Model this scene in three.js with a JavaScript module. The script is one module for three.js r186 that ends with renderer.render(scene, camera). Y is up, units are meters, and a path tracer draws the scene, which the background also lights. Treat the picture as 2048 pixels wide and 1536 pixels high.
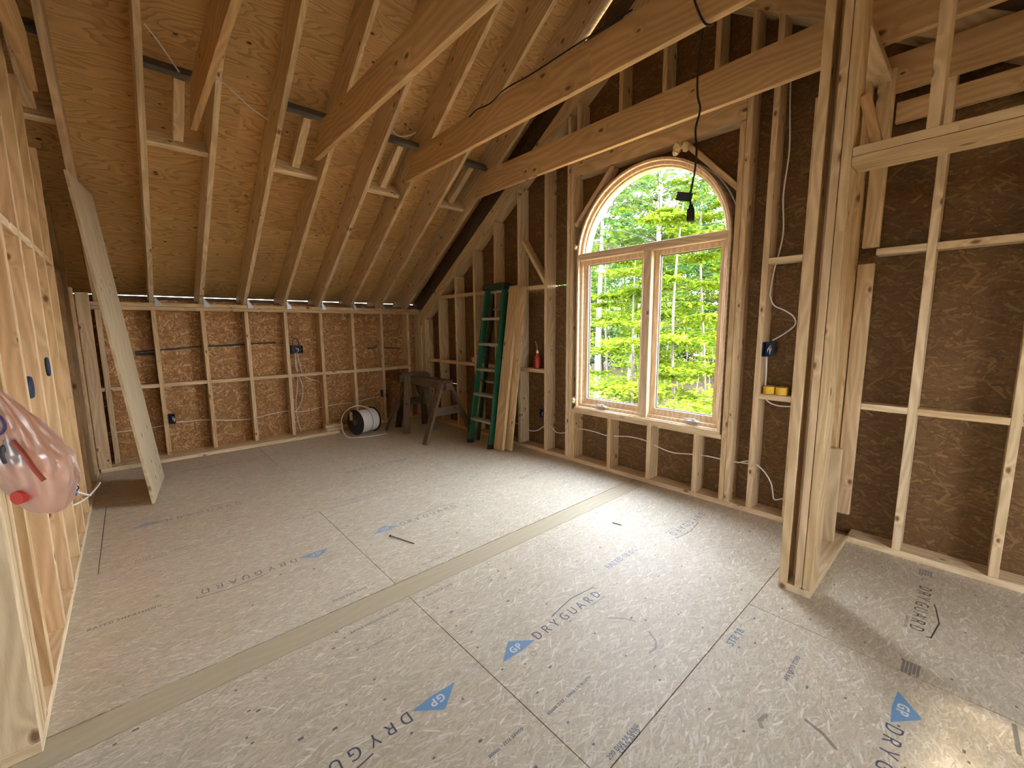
import * as THREE from 'three';
import { mergeGeometries } from 'three/addons/utils/BufferGeometryUtils.js';
import { ImprovedNoise } from 'three/addons/math/ImprovedNoise.js';

// ---------------------------------------------------------------- camera, sky, sun, exposure
// x runs along the gable wall, y up, z away from the gable wall; the knee wall stands at x = 0, the gable wall studs face z = 0
const scene = new THREE.Scene();
const camera = new THREE.PerspectiveCamera(84.55, 4 / 3, 0.05, 400);
{
  const yaw = THREE.MathUtils.degToRad(47.9703), pit = THREE.MathUtils.degToRad(7.6428), rol = THREE.MathUtils.degToRad(-0.4224);
  const F = new THREE.Vector3(-Math.sin(yaw) * Math.cos(pit), -Math.sin(pit), -Math.cos(yaw) * Math.cos(pit));
  const R = new THREE.Vector3(Math.cos(yaw), 0, -Math.sin(yaw));
  const U = new THREE.Vector3().crossVectors(R, F);
  const up = U.clone().multiplyScalar(Math.cos(rol)).addScaledVector(R, -Math.sin(rol));
  camera.position.set(5.6559, 1.3527, 3.234);
  camera.up.copy(up);
  camera.lookAt(camera.position.clone().add(F));
}
const SKY = 19.0, SUN = 18.0, EXPOSURE = 1.4;
{
  const W = 256, H = 128, d = new Float32Array(W * H * 4);
  for (let j = 0; j < H; j++) {
    const el = Math.max(0, ((j + 0.5) / H - 0.5) * 2);          // 0 at the horizon, 1 at the zenith
    const t = Math.pow(el, 0.6);
    for (let i = 0; i < W; i++) d.set([1.0 - 0.30 * t, 1.0 - 0.17 * t, 1.02 + 0.02 * t, 1], (j * W + i) * 4);
  }
  const tex = new THREE.DataTexture(d, W, H, THREE.RGBAFormat, THREE.FloatType);
  tex.mapping = THREE.EquirectangularReflectionMapping; tex.magFilter = THREE.LinearFilter; tex.needsUpdate = true;
  scene.background = tex; scene.backgroundIntensity = SKY;
}
const sun = new THREE.DirectionalLight(0xfff0d8, SUN);
sun.position.set(5.6 + 14, 10.6, 2.0 + 0.6); sun.target.position.set(5.6, 0, 2.0);
sun.castShadow = true; sun.shadow.mapSize.set(2048, 2048); sun.shadow.radius = 5;
Object.assign(sun.shadow.camera, { left: -22, right: 22, top: 22, bottom: -22, near: 0.1, far: 70 });
scene.add(sun, sun.target);
const renderer = new THREE.WebGLRenderer({ antialias: true });
renderer.toneMapping = THREE.LinearToneMapping;
renderer.toneMappingExposure = EXPOSURE;
renderer.shadowMap.enabled = true;

// ---------------------------------------------------------------- helpers
let seed = 20240611;
const HALF = Math.PI / 2;
const rnd = () => { seed = (seed + 0x6D2B79F5) | 0; let t = Math.imul(seed ^ (seed >>> 15), 1 | seed); t = (t + Math.imul(t ^ (t >>> 7), 61 | t)) ^ t; return ((t ^ (t >>> 14)) >>> 0) / 4294967296; };
const rr = (a, b) => a + (b - a) * rnd();
const V = (x, y, z) => new THREE.Vector3(x, y, z);
const noise = new ImprovedNoise();
const used = {};
const numbered = (n) => { const k = used[n] = (used[n] ?? -1) + 1; return k ? n + '_' + String(k).padStart(3, '0') : n; };
function tag(o, label, category, group, kind) { o.userData = { label, category }; if (group) o.userData.group = group; if (kind) o.userData.kind = kind; return o; }
function thing(name, label, category, group, kind) { const g = new THREE.Group(); g.name = numbered(name); scene.add(g); return tag(g, label, category, group, kind); }
function mesh(name, geo, mat, parent) { const m = new THREE.Mesh(geo, mat); m.name = parent ? name : numbered(name); m.castShadow = m.receiveShadow = true; (parent ?? scene).add(m); return m; }

// a box with chamfered edges; uv in metres, v along its longest side
function chamferBox(lx, ly, lz, c = 0.0025) {
  const h = [lx / 2, ly / 2, lz / 2], cc = Math.min(c, 0.4 * Math.min(lx, ly, lz));
  const long = lx >= ly && lx >= lz ? 0 : ly >= lz ? 1 : 2;
  const pos = [], nor = [], uv = [];
  const ou = rnd() * 3, ov = rnd() * 3;
  const put = (p, n, ax) => {
    pos.push(...p); nor.push(...n);
    const o = [0, 1, 2].filter((k) => k !== ax);
    let a, b;
    if (ax === long) { a = o[0]; b = o[1]; uv.push(ou + p[a] * 0.6, ov + p[b]); return; }
    b = long; a = o[0] === long ? o[1] : o[0];
    uv.push(ou + p[a] + ax * 0.37, ov + p[b]);
  };
  const poly = (ps, n, ax) => {
    const e1 = [0, 1, 2].map((k) => ps[1][k] - ps[0][k]), e2 = [0, 1, 2].map((k) => ps[2][k] - ps[0][k]);
    const cr = [e1[1] * e2[2] - e1[2] * e2[1], e1[2] * e2[0] - e1[0] * e2[2], e1[0] * e2[1] - e1[1] * e2[0]];
    if (cr[0] * n[0] + cr[1] * n[1] + cr[2] * n[2] < 0) ps = [...ps].reverse();
    for (let i = 2; i < ps.length; i++) { put(ps[0], n, ax); put(ps[i - 1], n, ax); put(ps[i], n, ax); }
  };
  for (let ax = 0; ax < 3; ax++) {
    const a = (ax + 1) % 3, b = (ax + 2) % 3;
    for (const s of [-1, 1]) {
      const mk = (u, w) => { const p = [0, 0, 0]; p[ax] = s * h[ax]; p[a] = u * (h[a] - cc); p[b] = w * (h[b] - cc); return p; };
      const n = [0, 0, 0]; n[ax] = s;
      poly([mk(-1, -1), mk(1, -1), mk(1, 1), mk(-1, 1)], n, ax);
      for (const t of [-1, 1]) {             // the edge between face ax,s and face a,t, running along b
        const n2 = [0, 0, 0]; n2[ax] = s * 0.7071; n2[a] = t * 0.7071;
        const q = (onAx, w) => { const p = [0, 0, 0]; p[ax] = s * (h[ax] - (onAx ? 0 : cc)); p[a] = t * (h[a] - (onAx ? cc : 0)); p[b] = w * (h[b] - cc); return p; };
        poly([q(1, -1), q(1, 1), q(0, 1), q(0, -1)], n2, ax);
      }
    }
  }
  for (const sx of [-1, 1]) for (const sy of [-1, 1]) for (const sz of [-1, 1])
    poly([[sx * h[0], sy * (h[1] - cc), sz * (h[2] - cc)], [sx * (h[0] - cc), sy * h[1], sz * (h[2] - cc)], [sx * (h[0] - cc), sy * (h[1] - cc), sz * h[2]]], [sx * 0.577, sy * 0.577, sz * 0.577], 0);
  const g = new THREE.BufferGeometry();
  g.setAttribute('position', new THREE.Float32BufferAttribute(pos, 3));
  g.setAttribute('normal', new THREE.Float32BufferAttribute(nor, 3));
  g.setAttribute('uv', new THREE.Float32BufferAttribute(uv, 2));
  return g;
}
// a board given by its bounds
function board(parent, name, mat, x0, x1, y0, y1, z0, z1, c) {
  const m = mesh(name, chamferBox(x1 - x0, y1 - y0, z1 - z0, c), mat, parent);
  m.position.set((x0 + x1) / 2, (y0 + y1) / 2, (z0 + z1) / 2);
  return m;
}
// a board from A to B (centre line); w is measured along side, t across it
function beam(parent, name, mat, A, B, w, t, side, c) {
  const d = B.clone().sub(A), L = d.length(); d.normalize();
  const s = side.clone().addScaledVector(d, -side.dot(d)).normalize(), n = new THREE.Vector3().crossVectors(s, d);
  const m = mesh(name, chamferBox(w, L, t, c), mat, parent);
  m.quaternion.setFromRotationMatrix(new THREE.Matrix4().makeBasis(s, d, n));
  m.position.copy(A).add(B).multiplyScalar(0.5);
  return m;
}
function tubeGeo(pts, r, seg = 6, n) { return new THREE.TubeGeometry(new THREE.CatmullRomCurve3(pts.map((p) => (p.isVector3 ? p : V(...p)))), n ?? Math.max(8, pts.length * 6), r, seg); }
const X3 = V(1, 0, 0), Y3 = V(0, 1, 0), Z3 = V(0, 0, 1);
// polygon clipped by a*x + b*y <= c
function clip(poly, a, b, c) {
  const out = [];
  poly.forEach((p, i) => {
    const q = poly[(i + 1) % poly.length], dp = a * p[0] + b * p[1] - c, dq = a * q[0] + b * q[1] - c;
    if (dp <= 0) out.push(p);
    if (dp * dq < 0) { const t = dp / (dp - dq); out.push([p[0] + (q[0] - p[0]) * t, p[1] + (q[1] - p[1]) * t]); }
  });
  return out;
}

// ---------------------------------------------------------------- textures
const canvasOf = (w, h) => { const c = document.createElement('canvas'); c.width = w; c.height = h; return c; };
const rgb = (c, k = 1) => `rgb(${Math.round(Math.min(255, c[0] * k))},${Math.round(Math.min(255, c[1] * k))},${Math.round(Math.min(255, c[2] * k))})`;
function asTexture(c, rx = 1, ry = 1) {
  const t = new THREE.CanvasTexture(c); t.colorSpace = THREE.SRGBColorSpace; t.wrapS = t.wrapT = THREE.RepeatWrapping; t.repeat.set(rx, ry); return t;
}
// sawn spruce: 0.3 m wide, 2.4 m long
function lumberCanvas(base, knots, amp = 1) {
  const W = 256, H = 2048, c = canvasOf(W, H), g = c.getContext('2d'), im = g.createImageData(W, H);
  const s = rnd() * 100, ks = [];
  for (let i = 0; i < knots; i++) ks.push([rr(10, W - 10), rr(20, H - 20), rr(5, 11)]);
  for (let y = 0; y < H; y++) for (let x = 0; x < W; x++) {
    let bend = 6 * noise.noise(x * 0.006, y * 0.0022, s), dark = 0;
    for (const [kx, ky, kr] of ks) {
      const dx = x - kx, dy = (y - ky) * 0.55, r2 = dx * dx + dy * dy;
      if (r2 > 9000) continue;
      bend += 3.4 * Math.sign(dx) * Math.exp(-r2 / (kr * kr * 7));
      if (r2 < kr * kr * 2.2) dark = Math.max(dark, Math.min(1, 1.6 - Math.sqrt(r2) / kr * 1.15) + 0.12 * Math.sin(Math.sqrt(r2) * 1.6));
    }
    const ring = 0.5 + 0.5 * Math.sin((x * 0.17 + bend * 2.6) + 1.5 * noise.noise(x * 0.02, y * 0.004, s + 7));
    const fine = noise.noise(x * 0.9, y * 0.03, s + 3), broad = noise.noise(x * 0.01, y * 0.003, s + 11);
    const k = 1 - 0.085 * ring * amp + 0.05 * fine + 0.05 * broad * amp, o = (y * W + x) * 4, dk = Math.max(0, dark) * 0.78;
    im.data[o] = Math.min(255, base[0] * k * (1 - 0.55 * dk)); im.data[o + 1] = Math.min(255, base[1] * k * (1 - 0.66 * dk) * (1 - 0.02 * ring)); im.data[o + 2] = Math.min(255, base[2] * k * (1 - 0.74 * dk) * (1 - 0.06 * ring)); im.data[o + 3] = 255;
  }
  g.putImageData(im, 0, 0);
  return c;
}
// rotary cut plywood, 2.44 by 1.22 m, grain along u
function plyCanvas(base) {
  const W = 1536, H = 768, c = canvasOf(W, H), g = c.getContext('2d'), im = g.createImageData(W, H), s = rnd() * 50;
  const ks = []; for (let i = 0; i < 22; i++) ks.push([rr(0, W), rr(0, H), rr(3, 8)]);
  for (let y = 0; y < H; y++) for (let x = 0; x < W; x++) {
    let h = noise.noise(x * 0.0022, y * 0.012, s) * 6.5 + noise.noise(x * 0.009, y * 0.035, s + 4) * 1.1 + y * 0.016, dark = 0;
    for (const [kx, ky, kr] of ks) {
      const dx = (x - kx) * 0.6, dy = y - ky, r2 = dx * dx + dy * dy;
      if (r2 > 3500) continue;
      h += 1.6 * Math.exp(-r2 / (kr * kr * 10)); if (r2 < kr * kr) dark = Math.max(dark, 1 - r2 / (kr * kr));
    }
    const f = h - Math.floor(h), line = Math.pow(f, 3), fine = noise.noise(x * 0.05, y * 0.9, s + 9);
    const k = 1.03 - 0.2 * line + 0.05 * fine + 0.06 * noise.noise(x * 0.004, y * 0.004, s + 2), o = (y * W + x) * 4;
    im.data[o] = Math.min(255, base[0] * k * (1 - 0.62 * dark)); im.data[o + 1] = Math.min(255, base[1] * k * (1 - 0.03 * line) * (1 - 0.74 * dark)); im.data[o + 2] = Math.min(255, base[2] * k * (1 - 0.1 * line) * (1 - 0.8 * dark)); im.data[o + 3] = 255;
  }
  g.putImageData(im, 0, 0);
  return c;
}
// strand board: flakes of many tones laid over each other
function flakeCanvas(W, H, tones, n, len, wid, angle, spread) {
  const c = canvasOf(W, H), g = c.getContext('2d');
  g.fillStyle = rgb(tones[0], 0.9); g.fillRect(0, 0, W, H);
  for (let i = 0; i < n; i++) {
    const x = rnd() * W, y = rnd() * H, L = len * rr(0.35, 1.2), w = wid * rr(0.3, 1.2), a = angle + (rnd() + rnd() - 1) * spread;
    const t = tones[Math.floor(rnd() * tones.length)], k = rr(0.94, 1.05);
    const sh = [[-L / 2, -w / 2 * rr(0.2, 1)], [-L * 0.2, -w / 2], [L * 0.3, -w / 2 * rr(0.6, 1)], [L / 2, -w * 0.1], [L * 0.42, w / 2], [-L * 0.1, w / 2 * rr(0.7, 1)], [-L / 2, w * 0.3]];
    for (const ox of [0, x < L ? W : x > W - L ? -W : null]) for (const oy of [0, y < L ? H : y > H - L ? -H : null]) {
      if (ox === null || oy === null) continue;
      g.save(); g.translate(x + ox, y + oy); g.rotate(a);
      g.beginPath(); sh.forEach((p, q) => (q ? g.lineTo(p[0], p[1]) : g.moveTo(p[0], p[1]))); g.closePath();
      g.fillStyle = rgb(t, k); g.fill();
      g.strokeStyle = rgb(t, k * 0.8); g.globalAlpha = 0.22; g.lineWidth = 0.8; g.stroke();
      g.restore();
    }
  }
  return c;
}
const woodBases = [[224, 198, 156], [218, 190, 146], [230, 208, 170], [214, 184, 138], [222, 195, 156]];
const M = {};
M.lumber = woodBases.map((b, i) => new THREE.MeshStandardMaterial({ map: asTexture(lumberCanvas(b, 7 + i), 1 / 0.3, 1 / 2.4), roughness: 0.78 }));
const wood = () => M.lumber[Math.floor(rnd() * M.lumber.length)];
const oldTex = asTexture(lumberCanvas([112, 96, 78], 9), 1 / 0.3, 1 / 2.4);
M.oldWood = new THREE.MeshStandardMaterial({ map: oldTex, roughness: 0.9 });
M.tie = [[214, 178, 128], [208, 170, 119]].map((b) => new THREE.MeshStandardMaterial({ map: asTexture(lumberCanvas(b, 5), 1 / 0.3, 1 / 2.4), roughness: 0.72 }));
M.ply = [[218, 176, 116], [212, 168, 108], [222, 184, 124]].map((b) => new THREE.MeshStandardMaterial({ map: asTexture(plyCanvas(b), 1 / 2.44, 1 / 1.22), roughness: 0.75 }));
const osbTones = [[164, 118, 70], [174, 130, 80], [154, 108, 62], [190, 148, 98], [148, 103, 58], [170, 126, 76], [206, 168, 120]];
const osbWall = flakeCanvas(1024, 1024, osbTones, 12000, 66, 12, 0, 2.6);
const osbShaded = flakeCanvas(1024, 1024, [[108, 78, 43], [114, 84, 48], [101, 72, 39], [120, 90, 54], [107, 77, 43], [112, 82, 47], [132, 101, 62]], 9000, 80, 13, 0, 1.6);  // gable strand board: its backlit shade is put into the darker tones
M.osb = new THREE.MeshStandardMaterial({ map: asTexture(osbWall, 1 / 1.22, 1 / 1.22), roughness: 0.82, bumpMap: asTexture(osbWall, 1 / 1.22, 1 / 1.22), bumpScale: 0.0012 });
M.osbShaded = new THREE.MeshStandardMaterial({ map: asTexture(osbShaded, 1 / 1.22, 1 / 1.22), roughness: 0.85 });
M.strip = new THREE.MeshStandardMaterial({ map: asTexture(lumberCanvas([188, 178, 152], 0, 0.12), 1 / 0.3, 1 / 2.4), roughness: 0.62 });
M.greyBlock = new THREE.MeshStandardMaterial({ map: asTexture(lumberCanvas([104, 102, 98], 2), 1 / 0.3, 1 / 2.4), roughness: 0.85 });
M.galv = new THREE.MeshStandardMaterial({ color: 0xb4b8ba, metalness: 0.8, roughness: 0.45 });
M.white = new THREE.MeshStandardMaterial({ color: 0xe8e6e0, roughness: 0.5 });
M.black = new THREE.MeshStandardMaterial({ color: 0x1b1b1d, roughness: 0.55 });
M.blueBox = new THREE.MeshStandardMaterial({ color: 0x1f3550, roughness: 0.5 });
M.blueBright = new THREE.MeshStandardMaterial({ color: 0x2f62b4, roughness: 0.45 });
M.green = new THREE.MeshStandardMaterial({ color: 0x175a41, roughness: 0.42 });
M.greenDark = new THREE.MeshStandardMaterial({ color: 0x113e2e, roughness: 0.5 });
M.alu = new THREE.MeshStandardMaterial({ color: 0xb9bbb8, metalness: 0.7, roughness: 0.45 });
M.red = new THREE.MeshStandardMaterial({ color: 0xc63a2c, roughness: 0.4 });
M.orange = new THREE.MeshStandardMaterial({ color: 0xd1502f, roughness: 0.45 });
M.yellow = new THREE.MeshStandardMaterial({ color: 0xe6b93a, roughness: 0.6 });
M.foam = new THREE.MeshStandardMaterial({ color: 0xe8d6a4, roughness: 0.85 });
M.steel = new THREE.MeshStandardMaterial({ color: 0x3c3a38, metalness: 0.6, roughness: 0.5 });
M.glass = new THREE.MeshPhysicalMaterial({ color: 0xffffff, transmission: 1, roughness: 0, thickness: 0, ior: 1.5 });
M.pine = new THREE.MeshStandardMaterial({ map: asTexture(lumberCanvas([232, 206, 170], 1), 1 / 0.3, 1 / 2.4), roughness: 0.55 });
M.exterior = new THREE.MeshStandardMaterial({ color: 0x8b8272, roughness: 0.85 });
console.log('textures done');

// ---------------------------------------------------------------- dimensions
const S = 0.4064, T = 0.038;                       // 16 inch centres, two-by thickness
const KZ0 = 3.4503, KTOP = 1.55, GX0 = 2.5757;     // knee stud line, knee stud height, gable stud line
const SLOPE = 2 / 3, RB = 1.65, RIDGE = 3.75, RD = 0.286;
const cosR = 1 / Math.hypot(1, SLOPE), sinR = SLOPE * cosR;
const under = (x) => (x <= RIDGE ? RB + SLOPE * x : RB + SLOPE * (2 * RIDGE - x));   // underside of the rafters
const XR = 2 * RIDGE, ZB = 7.6;                    // right knee wall, rear gable wall
const sheath = RD / cosR;                          // vertical distance from rafter underside to roof deck

// ---------------------------------------------------------------- floor
const floor = thing('floor', 'pale strand board subfloor sheets with blue and black print', 'floor', null, 'structure');
{
  const tones = [[203, 192, 168], [207, 197, 174], [200, 189, 164], [210, 201, 180], [197, 185, 160], [204, 193, 169], [201, 190, 166], [206, 195, 172], [222, 214, 197]];
  const flakes = flakeCanvas(1024, 2048, tones, 30000, 46, 7.5, Math.PI / 2, 1.1);
  // pale spots and scuffs
  const fg = flakes.getContext('2d');
  for (let i = 0; i < 800; i++) { fg.globalAlpha = rr(0.15, 0.6); fg.fillStyle = rgb([238, 230, 216]); fg.save(); fg.translate(rnd() * 1024, rnd() * 2048); fg.rotate(Math.PI / 2 + rr(-0.8, 0.8)); fg.fillRect(-rr(8, 22), -rr(1, 3), rr(14, 44), rr(2, 6)); fg.restore(); }
  fg.globalAlpha = 1;
  const INK = 'rgb(70,74,96)', BLUE = 'rgb(112,152,192)', DARK = 'rgb(62,58,56)';
  // prints: kind, x, z of the start, sign of the reading direction along z, ...
  const P = [];
  const brand = (x, z, dir, a = 1, ink = INK) => { P.push(['logo', x, z, dir, a], ['brand', x, z + dir * 0.19, dir, a, ink]); };
  brand(4.455, 2.225, -1, 0.95); brand(4.43, 2.425, 1, 1); brand(5.58, 1.23, 1, 1); P.push(['brand', 4.41, 0.25, 1, 0.7, INK]);
  P.push(['brand', 5.58, 0.28, 1, 1, DARK], ['block', 5.59, 1.01, 1, 0.6, 0.1], ['block', 5.57, 0.07, 1, 0.5, 0.09]);
  brand(3.06, 2.423, 1, 0.62); brand(3.06, 2.146, -1, 0.6); P.push(['brand', 2.97, 0.72, -1, 0.55, 'rgb(104,84,128)']);
  brand(1.74, 1.17, 1, 0.5); brand(1.86, 3.35, -1, 0.45); brand(0.62, 3.0, -1, 0.4);
  const small = (x, z, dir, txt, h, a = 0.8, ink = INK) => P.push(['small', x, z, dir, a, txt, h, ink]);
  small(4.985, 2.234, -1, '200 DUI 18 SANG', 0.022, 0.85); small(5.0, 2.19, -1, 'CEAN ARTD', 0.022, 0.85);
  small(4.752, 2.272, -1, '\u2190 GUARE 7/32 \u2013 10MM 1/3 16 LIFTS', 0.015, 0.9); small(4.73, 2.35, 1, '\u2190 GUARE 7/32 \u2013 10MM', 0.016, 0.9);
  small(5.05, 1.45, -1, 'STR 18', 0.045, 0.75, 'rgb(74,104,136)'); small(5.27, 1.48, -1, 'APA RATED STURD', 0.02, 0.85);
  small(3.88, 2.62, -1, 'RATED SHEATHING EDGE', 0.02, 0.6); small(3.88, 2.23, -1, 'T&G EDGE 23/32', 0.02, 0.6); small(4.02, 2.6, -1, 'EXPOSURE 1  24 OC', 0.016, 0.5);
  small(3.6, 2.6, -1, 'RATED EDGE 23/32', 0.02, 0.6); small(3.61, 2.1, -1, 'T&G THIS SIDE UP', 0.018, 0.55); small(3.05, 3.5, -1, 'RATED SHEATHING', 0.03, 0.55);
  small(1.85, 3.3, -1, 'SUBFLOOR EDGE 23/32 EXPOSURE 1 24 OC', 0.02, 0.5); small(2.42, 3.33, -1, 'RATED 23/32 EXPOSURE', 0.025, 0.5); small(2.4, 2.1, -1, 'RATED EDGE T&G SUBFLOOR 23/32 OC', 0.02, 0.4);
  small(4.35, 1.35, -1, 'RATED 18 OC', 0.05, 0.55, 'rgb(96,100,150)'); small(1.3, 2.4, -1, 'EXPOSURE 1 RATED EDGE', 0.02, 0.45);
  // scuffs and marks with an outline of their own
  const marks = [];
  for (let i = 0; i < 190; i++) marks.push([rr(0.3, 6), rr(0.1, 3.6), rr(0.004, 0.010), rr(0.006, 0.018)]);
  for (let z = 0.2; z < 3.4; z += S) for (let x = 3.86; x < 6; x += 0.155) marks.push([x + rr(-0.03, 0.03), z + rr(-0.015, 0.015), 0.007, 0.010]);
  const sheets = [];
  const rows = [[0.012, 1.24, [2.24]], [1.24, 2.46, [1.045, 3.485]], [2.46, 3.68, [2.30]], [3.822, 5.01, [2.30]], [5.01, 6.23, [1.10, 3.54]], [6.23, 7.6, [2.3]]];
  for (const [x0, x1, cuts] of rows) { const zs = [-0.14, ...cuts.filter((c) => c > -0.1), ...(cuts[cuts.length - 1] + 2.44 < ZB ? [cuts[cuts.length - 1] + 2.44] : []), ZB + 0.1]; for (let i = 0; i + 1 < zs.length; i++) sheets.push([x0, x1, zs[i], zs[i + 1]]); }
  const plain = new THREE.MeshStandardMaterial({ map: asTexture(flakes, 1, 1), roughness: 0.56 });
  const draw = (g, k, wx, wz) => {                     // wx, wz: world to canvas
    const px = 1024 / 1.22;
    for (const p of P) {
      const [kind, x, z, dir, a] = p;
      g.save(); g.translate(wx(x), wz(z)); g.rotate(dir > 0 ? Math.PI / 2 : -Math.PI / 2); g.globalAlpha = a;
      const mv = (...q) => q.forEach(([u, w], i) => (i ? g.lineTo(u * px, w * px) : g.moveTo(u * px, w * px)));
      // local frame: +x reads along, -y is up
      if (kind === 'logo') {
        g.fillStyle = BLUE; g.beginPath(); mv([0, 0.014], [0.082, -0.052], [0.095, -0.058], [0.106, -0.05], [0.185, 0.014], [0.1, 0.02]); g.closePath(); g.fill();
        g.fillStyle = 'rgb(212,214,210)'; g.font = `bold ${Math.round(0.046 * px)}px sans-serif`; g.fillText('GP', 0.06 * px, 0.008 * px);
      } else if (kind === 'brand') {
        g.fillStyle = p[5]; g.font = `${Math.round(0.064 * px)}px sans-serif`;
        [...'DRYGUARD'].forEach((ch, i) => g.fillText(ch, i * 0.0605 * px, 0.024 * px));
        g.strokeStyle = p[5]; g.lineWidth = 0.005 * px; g.beginPath(); mv([0.16, -0.038], [0.20, -0.046], [0.33, -0.064], [0.485, -0.046], [0.485, -0.03]); g.stroke();
        g.font = `${Math.round(0.015 * px)}px sans-serif`; g.fillText('ENHANCED OSB', 0.36 * px, 0.044 * px);
      } else if (kind === 'block') {
        g.fillStyle = 'rgb(96,98,98)'; for (let i = 0; i < 5; i++) g.fillRect(0, (-0.022 + i * 0.011) * px, p[5] * rr(0.75, 1) * px, 0.0085 * px);
      } else { g.fillStyle = p[7]; g.font = `bold ${Math.max(9, Math.round(p[6] * px))}px sans-serif`; g.fillText(p[5], 0, p[6] * 0.35 * px); }
      g.restore();
    }
    g.fillStyle = 'rgb(84,78,84)';
    for (const [x, z, w, h] of marks) { g.globalAlpha = 0.75; g.fillRect(wx(x), wz(z), w * px, h * px); }
    g.strokeStyle = 'rgb(92,86,82)'; g.lineCap = 'round';
    const arc = (pts, w, a) => { g.globalAlpha = a; g.lineWidth = w * px; g.beginPath(); pts.forEach(([x, z], i) => (i ? g.lineTo(wx(x), wz(z)) : g.moveTo(wx(x), wz(z)))); g.stroke(); };
    arc([[4.6, 1.69], [4.65, 1.64], [4.70, 1.615]], 0.006, 0.55); arc([[4.78, 1.63], [4.83, 1.66], [4.85, 1.70], [4.845, 1.74]], 0.009, 0.4);
    arc([[5.37, 1.62], [5.42, 1.635], [5.46, 1.665]], 0.012, 0.55); arc([[5.27, 1.70], [5.262, 1.74], [5.275, 1.76]], 0.014, 0.4); arc([[5.85, 1.12], [5.856, 1.26]], 0.012, 0.6);
    g.globalAlpha = 0.4; g.lineWidth = 0.004 * px; g.beginPath(); g.arc(wx(4.52), wz(2.1), 0.012 * px, 0, 7); g.stroke();
    g.globalAlpha = 1;
  };
  for (const [x0, x1, z0, z1] of sheets) {
    const w = x1 - x0 - 0.004, d = z1 - z0 - 0.004, geo = new THREE.BoxGeometry(w, 0.018, d);
    // uv across the sheet: u along x, v along z
    const p = geo.attributes.position, uv = geo.attributes.uv;
    let mat = plain, ou = rnd(), ov = rnd();
    if (z0 < 3.6 && x0 < 6) {
      const c = canvasOf(1024, 2048), g = c.getContext('2d'), fx = rnd() < 0.5 ? -1 : 1, fy = rnd() < 0.5 ? -1 : 1;
      g.save(); g.translate(fx < 0 ? 1024 : 0, fy < 0 ? 2048 : 0); g.scale(fx, fy); g.drawImage(flakes, 0, 0); g.restore();
      g.globalAlpha = rr(0, 0.12); g.fillStyle = rnd() < 0.5 ? 'rgb(170,150,125)' : 'rgb(215,205,190)'; g.fillRect(0, 0, 1024, 2048); g.globalAlpha = 1;
      draw(g, 1, (x) => (x - x0) / 1.22 * 1024, (z) => (z - z0) / 2.44 * 2048);
      const t = asTexture(c); t.flipY = false;
      mat = new THREE.MeshStandardMaterial({ map: t, roughness: 0.56 }); ou = ov = 0;
    }
    for (let i = 0; i < p.count; i++) uv.setXY(i, ou + (p.getX(i) + w / 2) / 1.22, ov + (p.getZ(i) + d / 2) / 2.44);
    const hole = x0 > 2.4 && x0 < 3 && z0 > 3.4 ? 1 : 0;
    const m = mesh('subfloor_sheet', geo, mat, floor); m.position.set((x0 + x1) / 2, -0.009, (z0 + z1) / 2);
  }
  board(floor, 'filler_strip', M.strip, 3.682, 3.82, -0.0184, -0.001, -0.14, ZB, 0.001);
  board(floor, 'joist_base', M.oldWood, -0.6, XR + 0.6, -0.3, -0.0185, -0.16, ZB + 0.2, 0.001);
}

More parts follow.
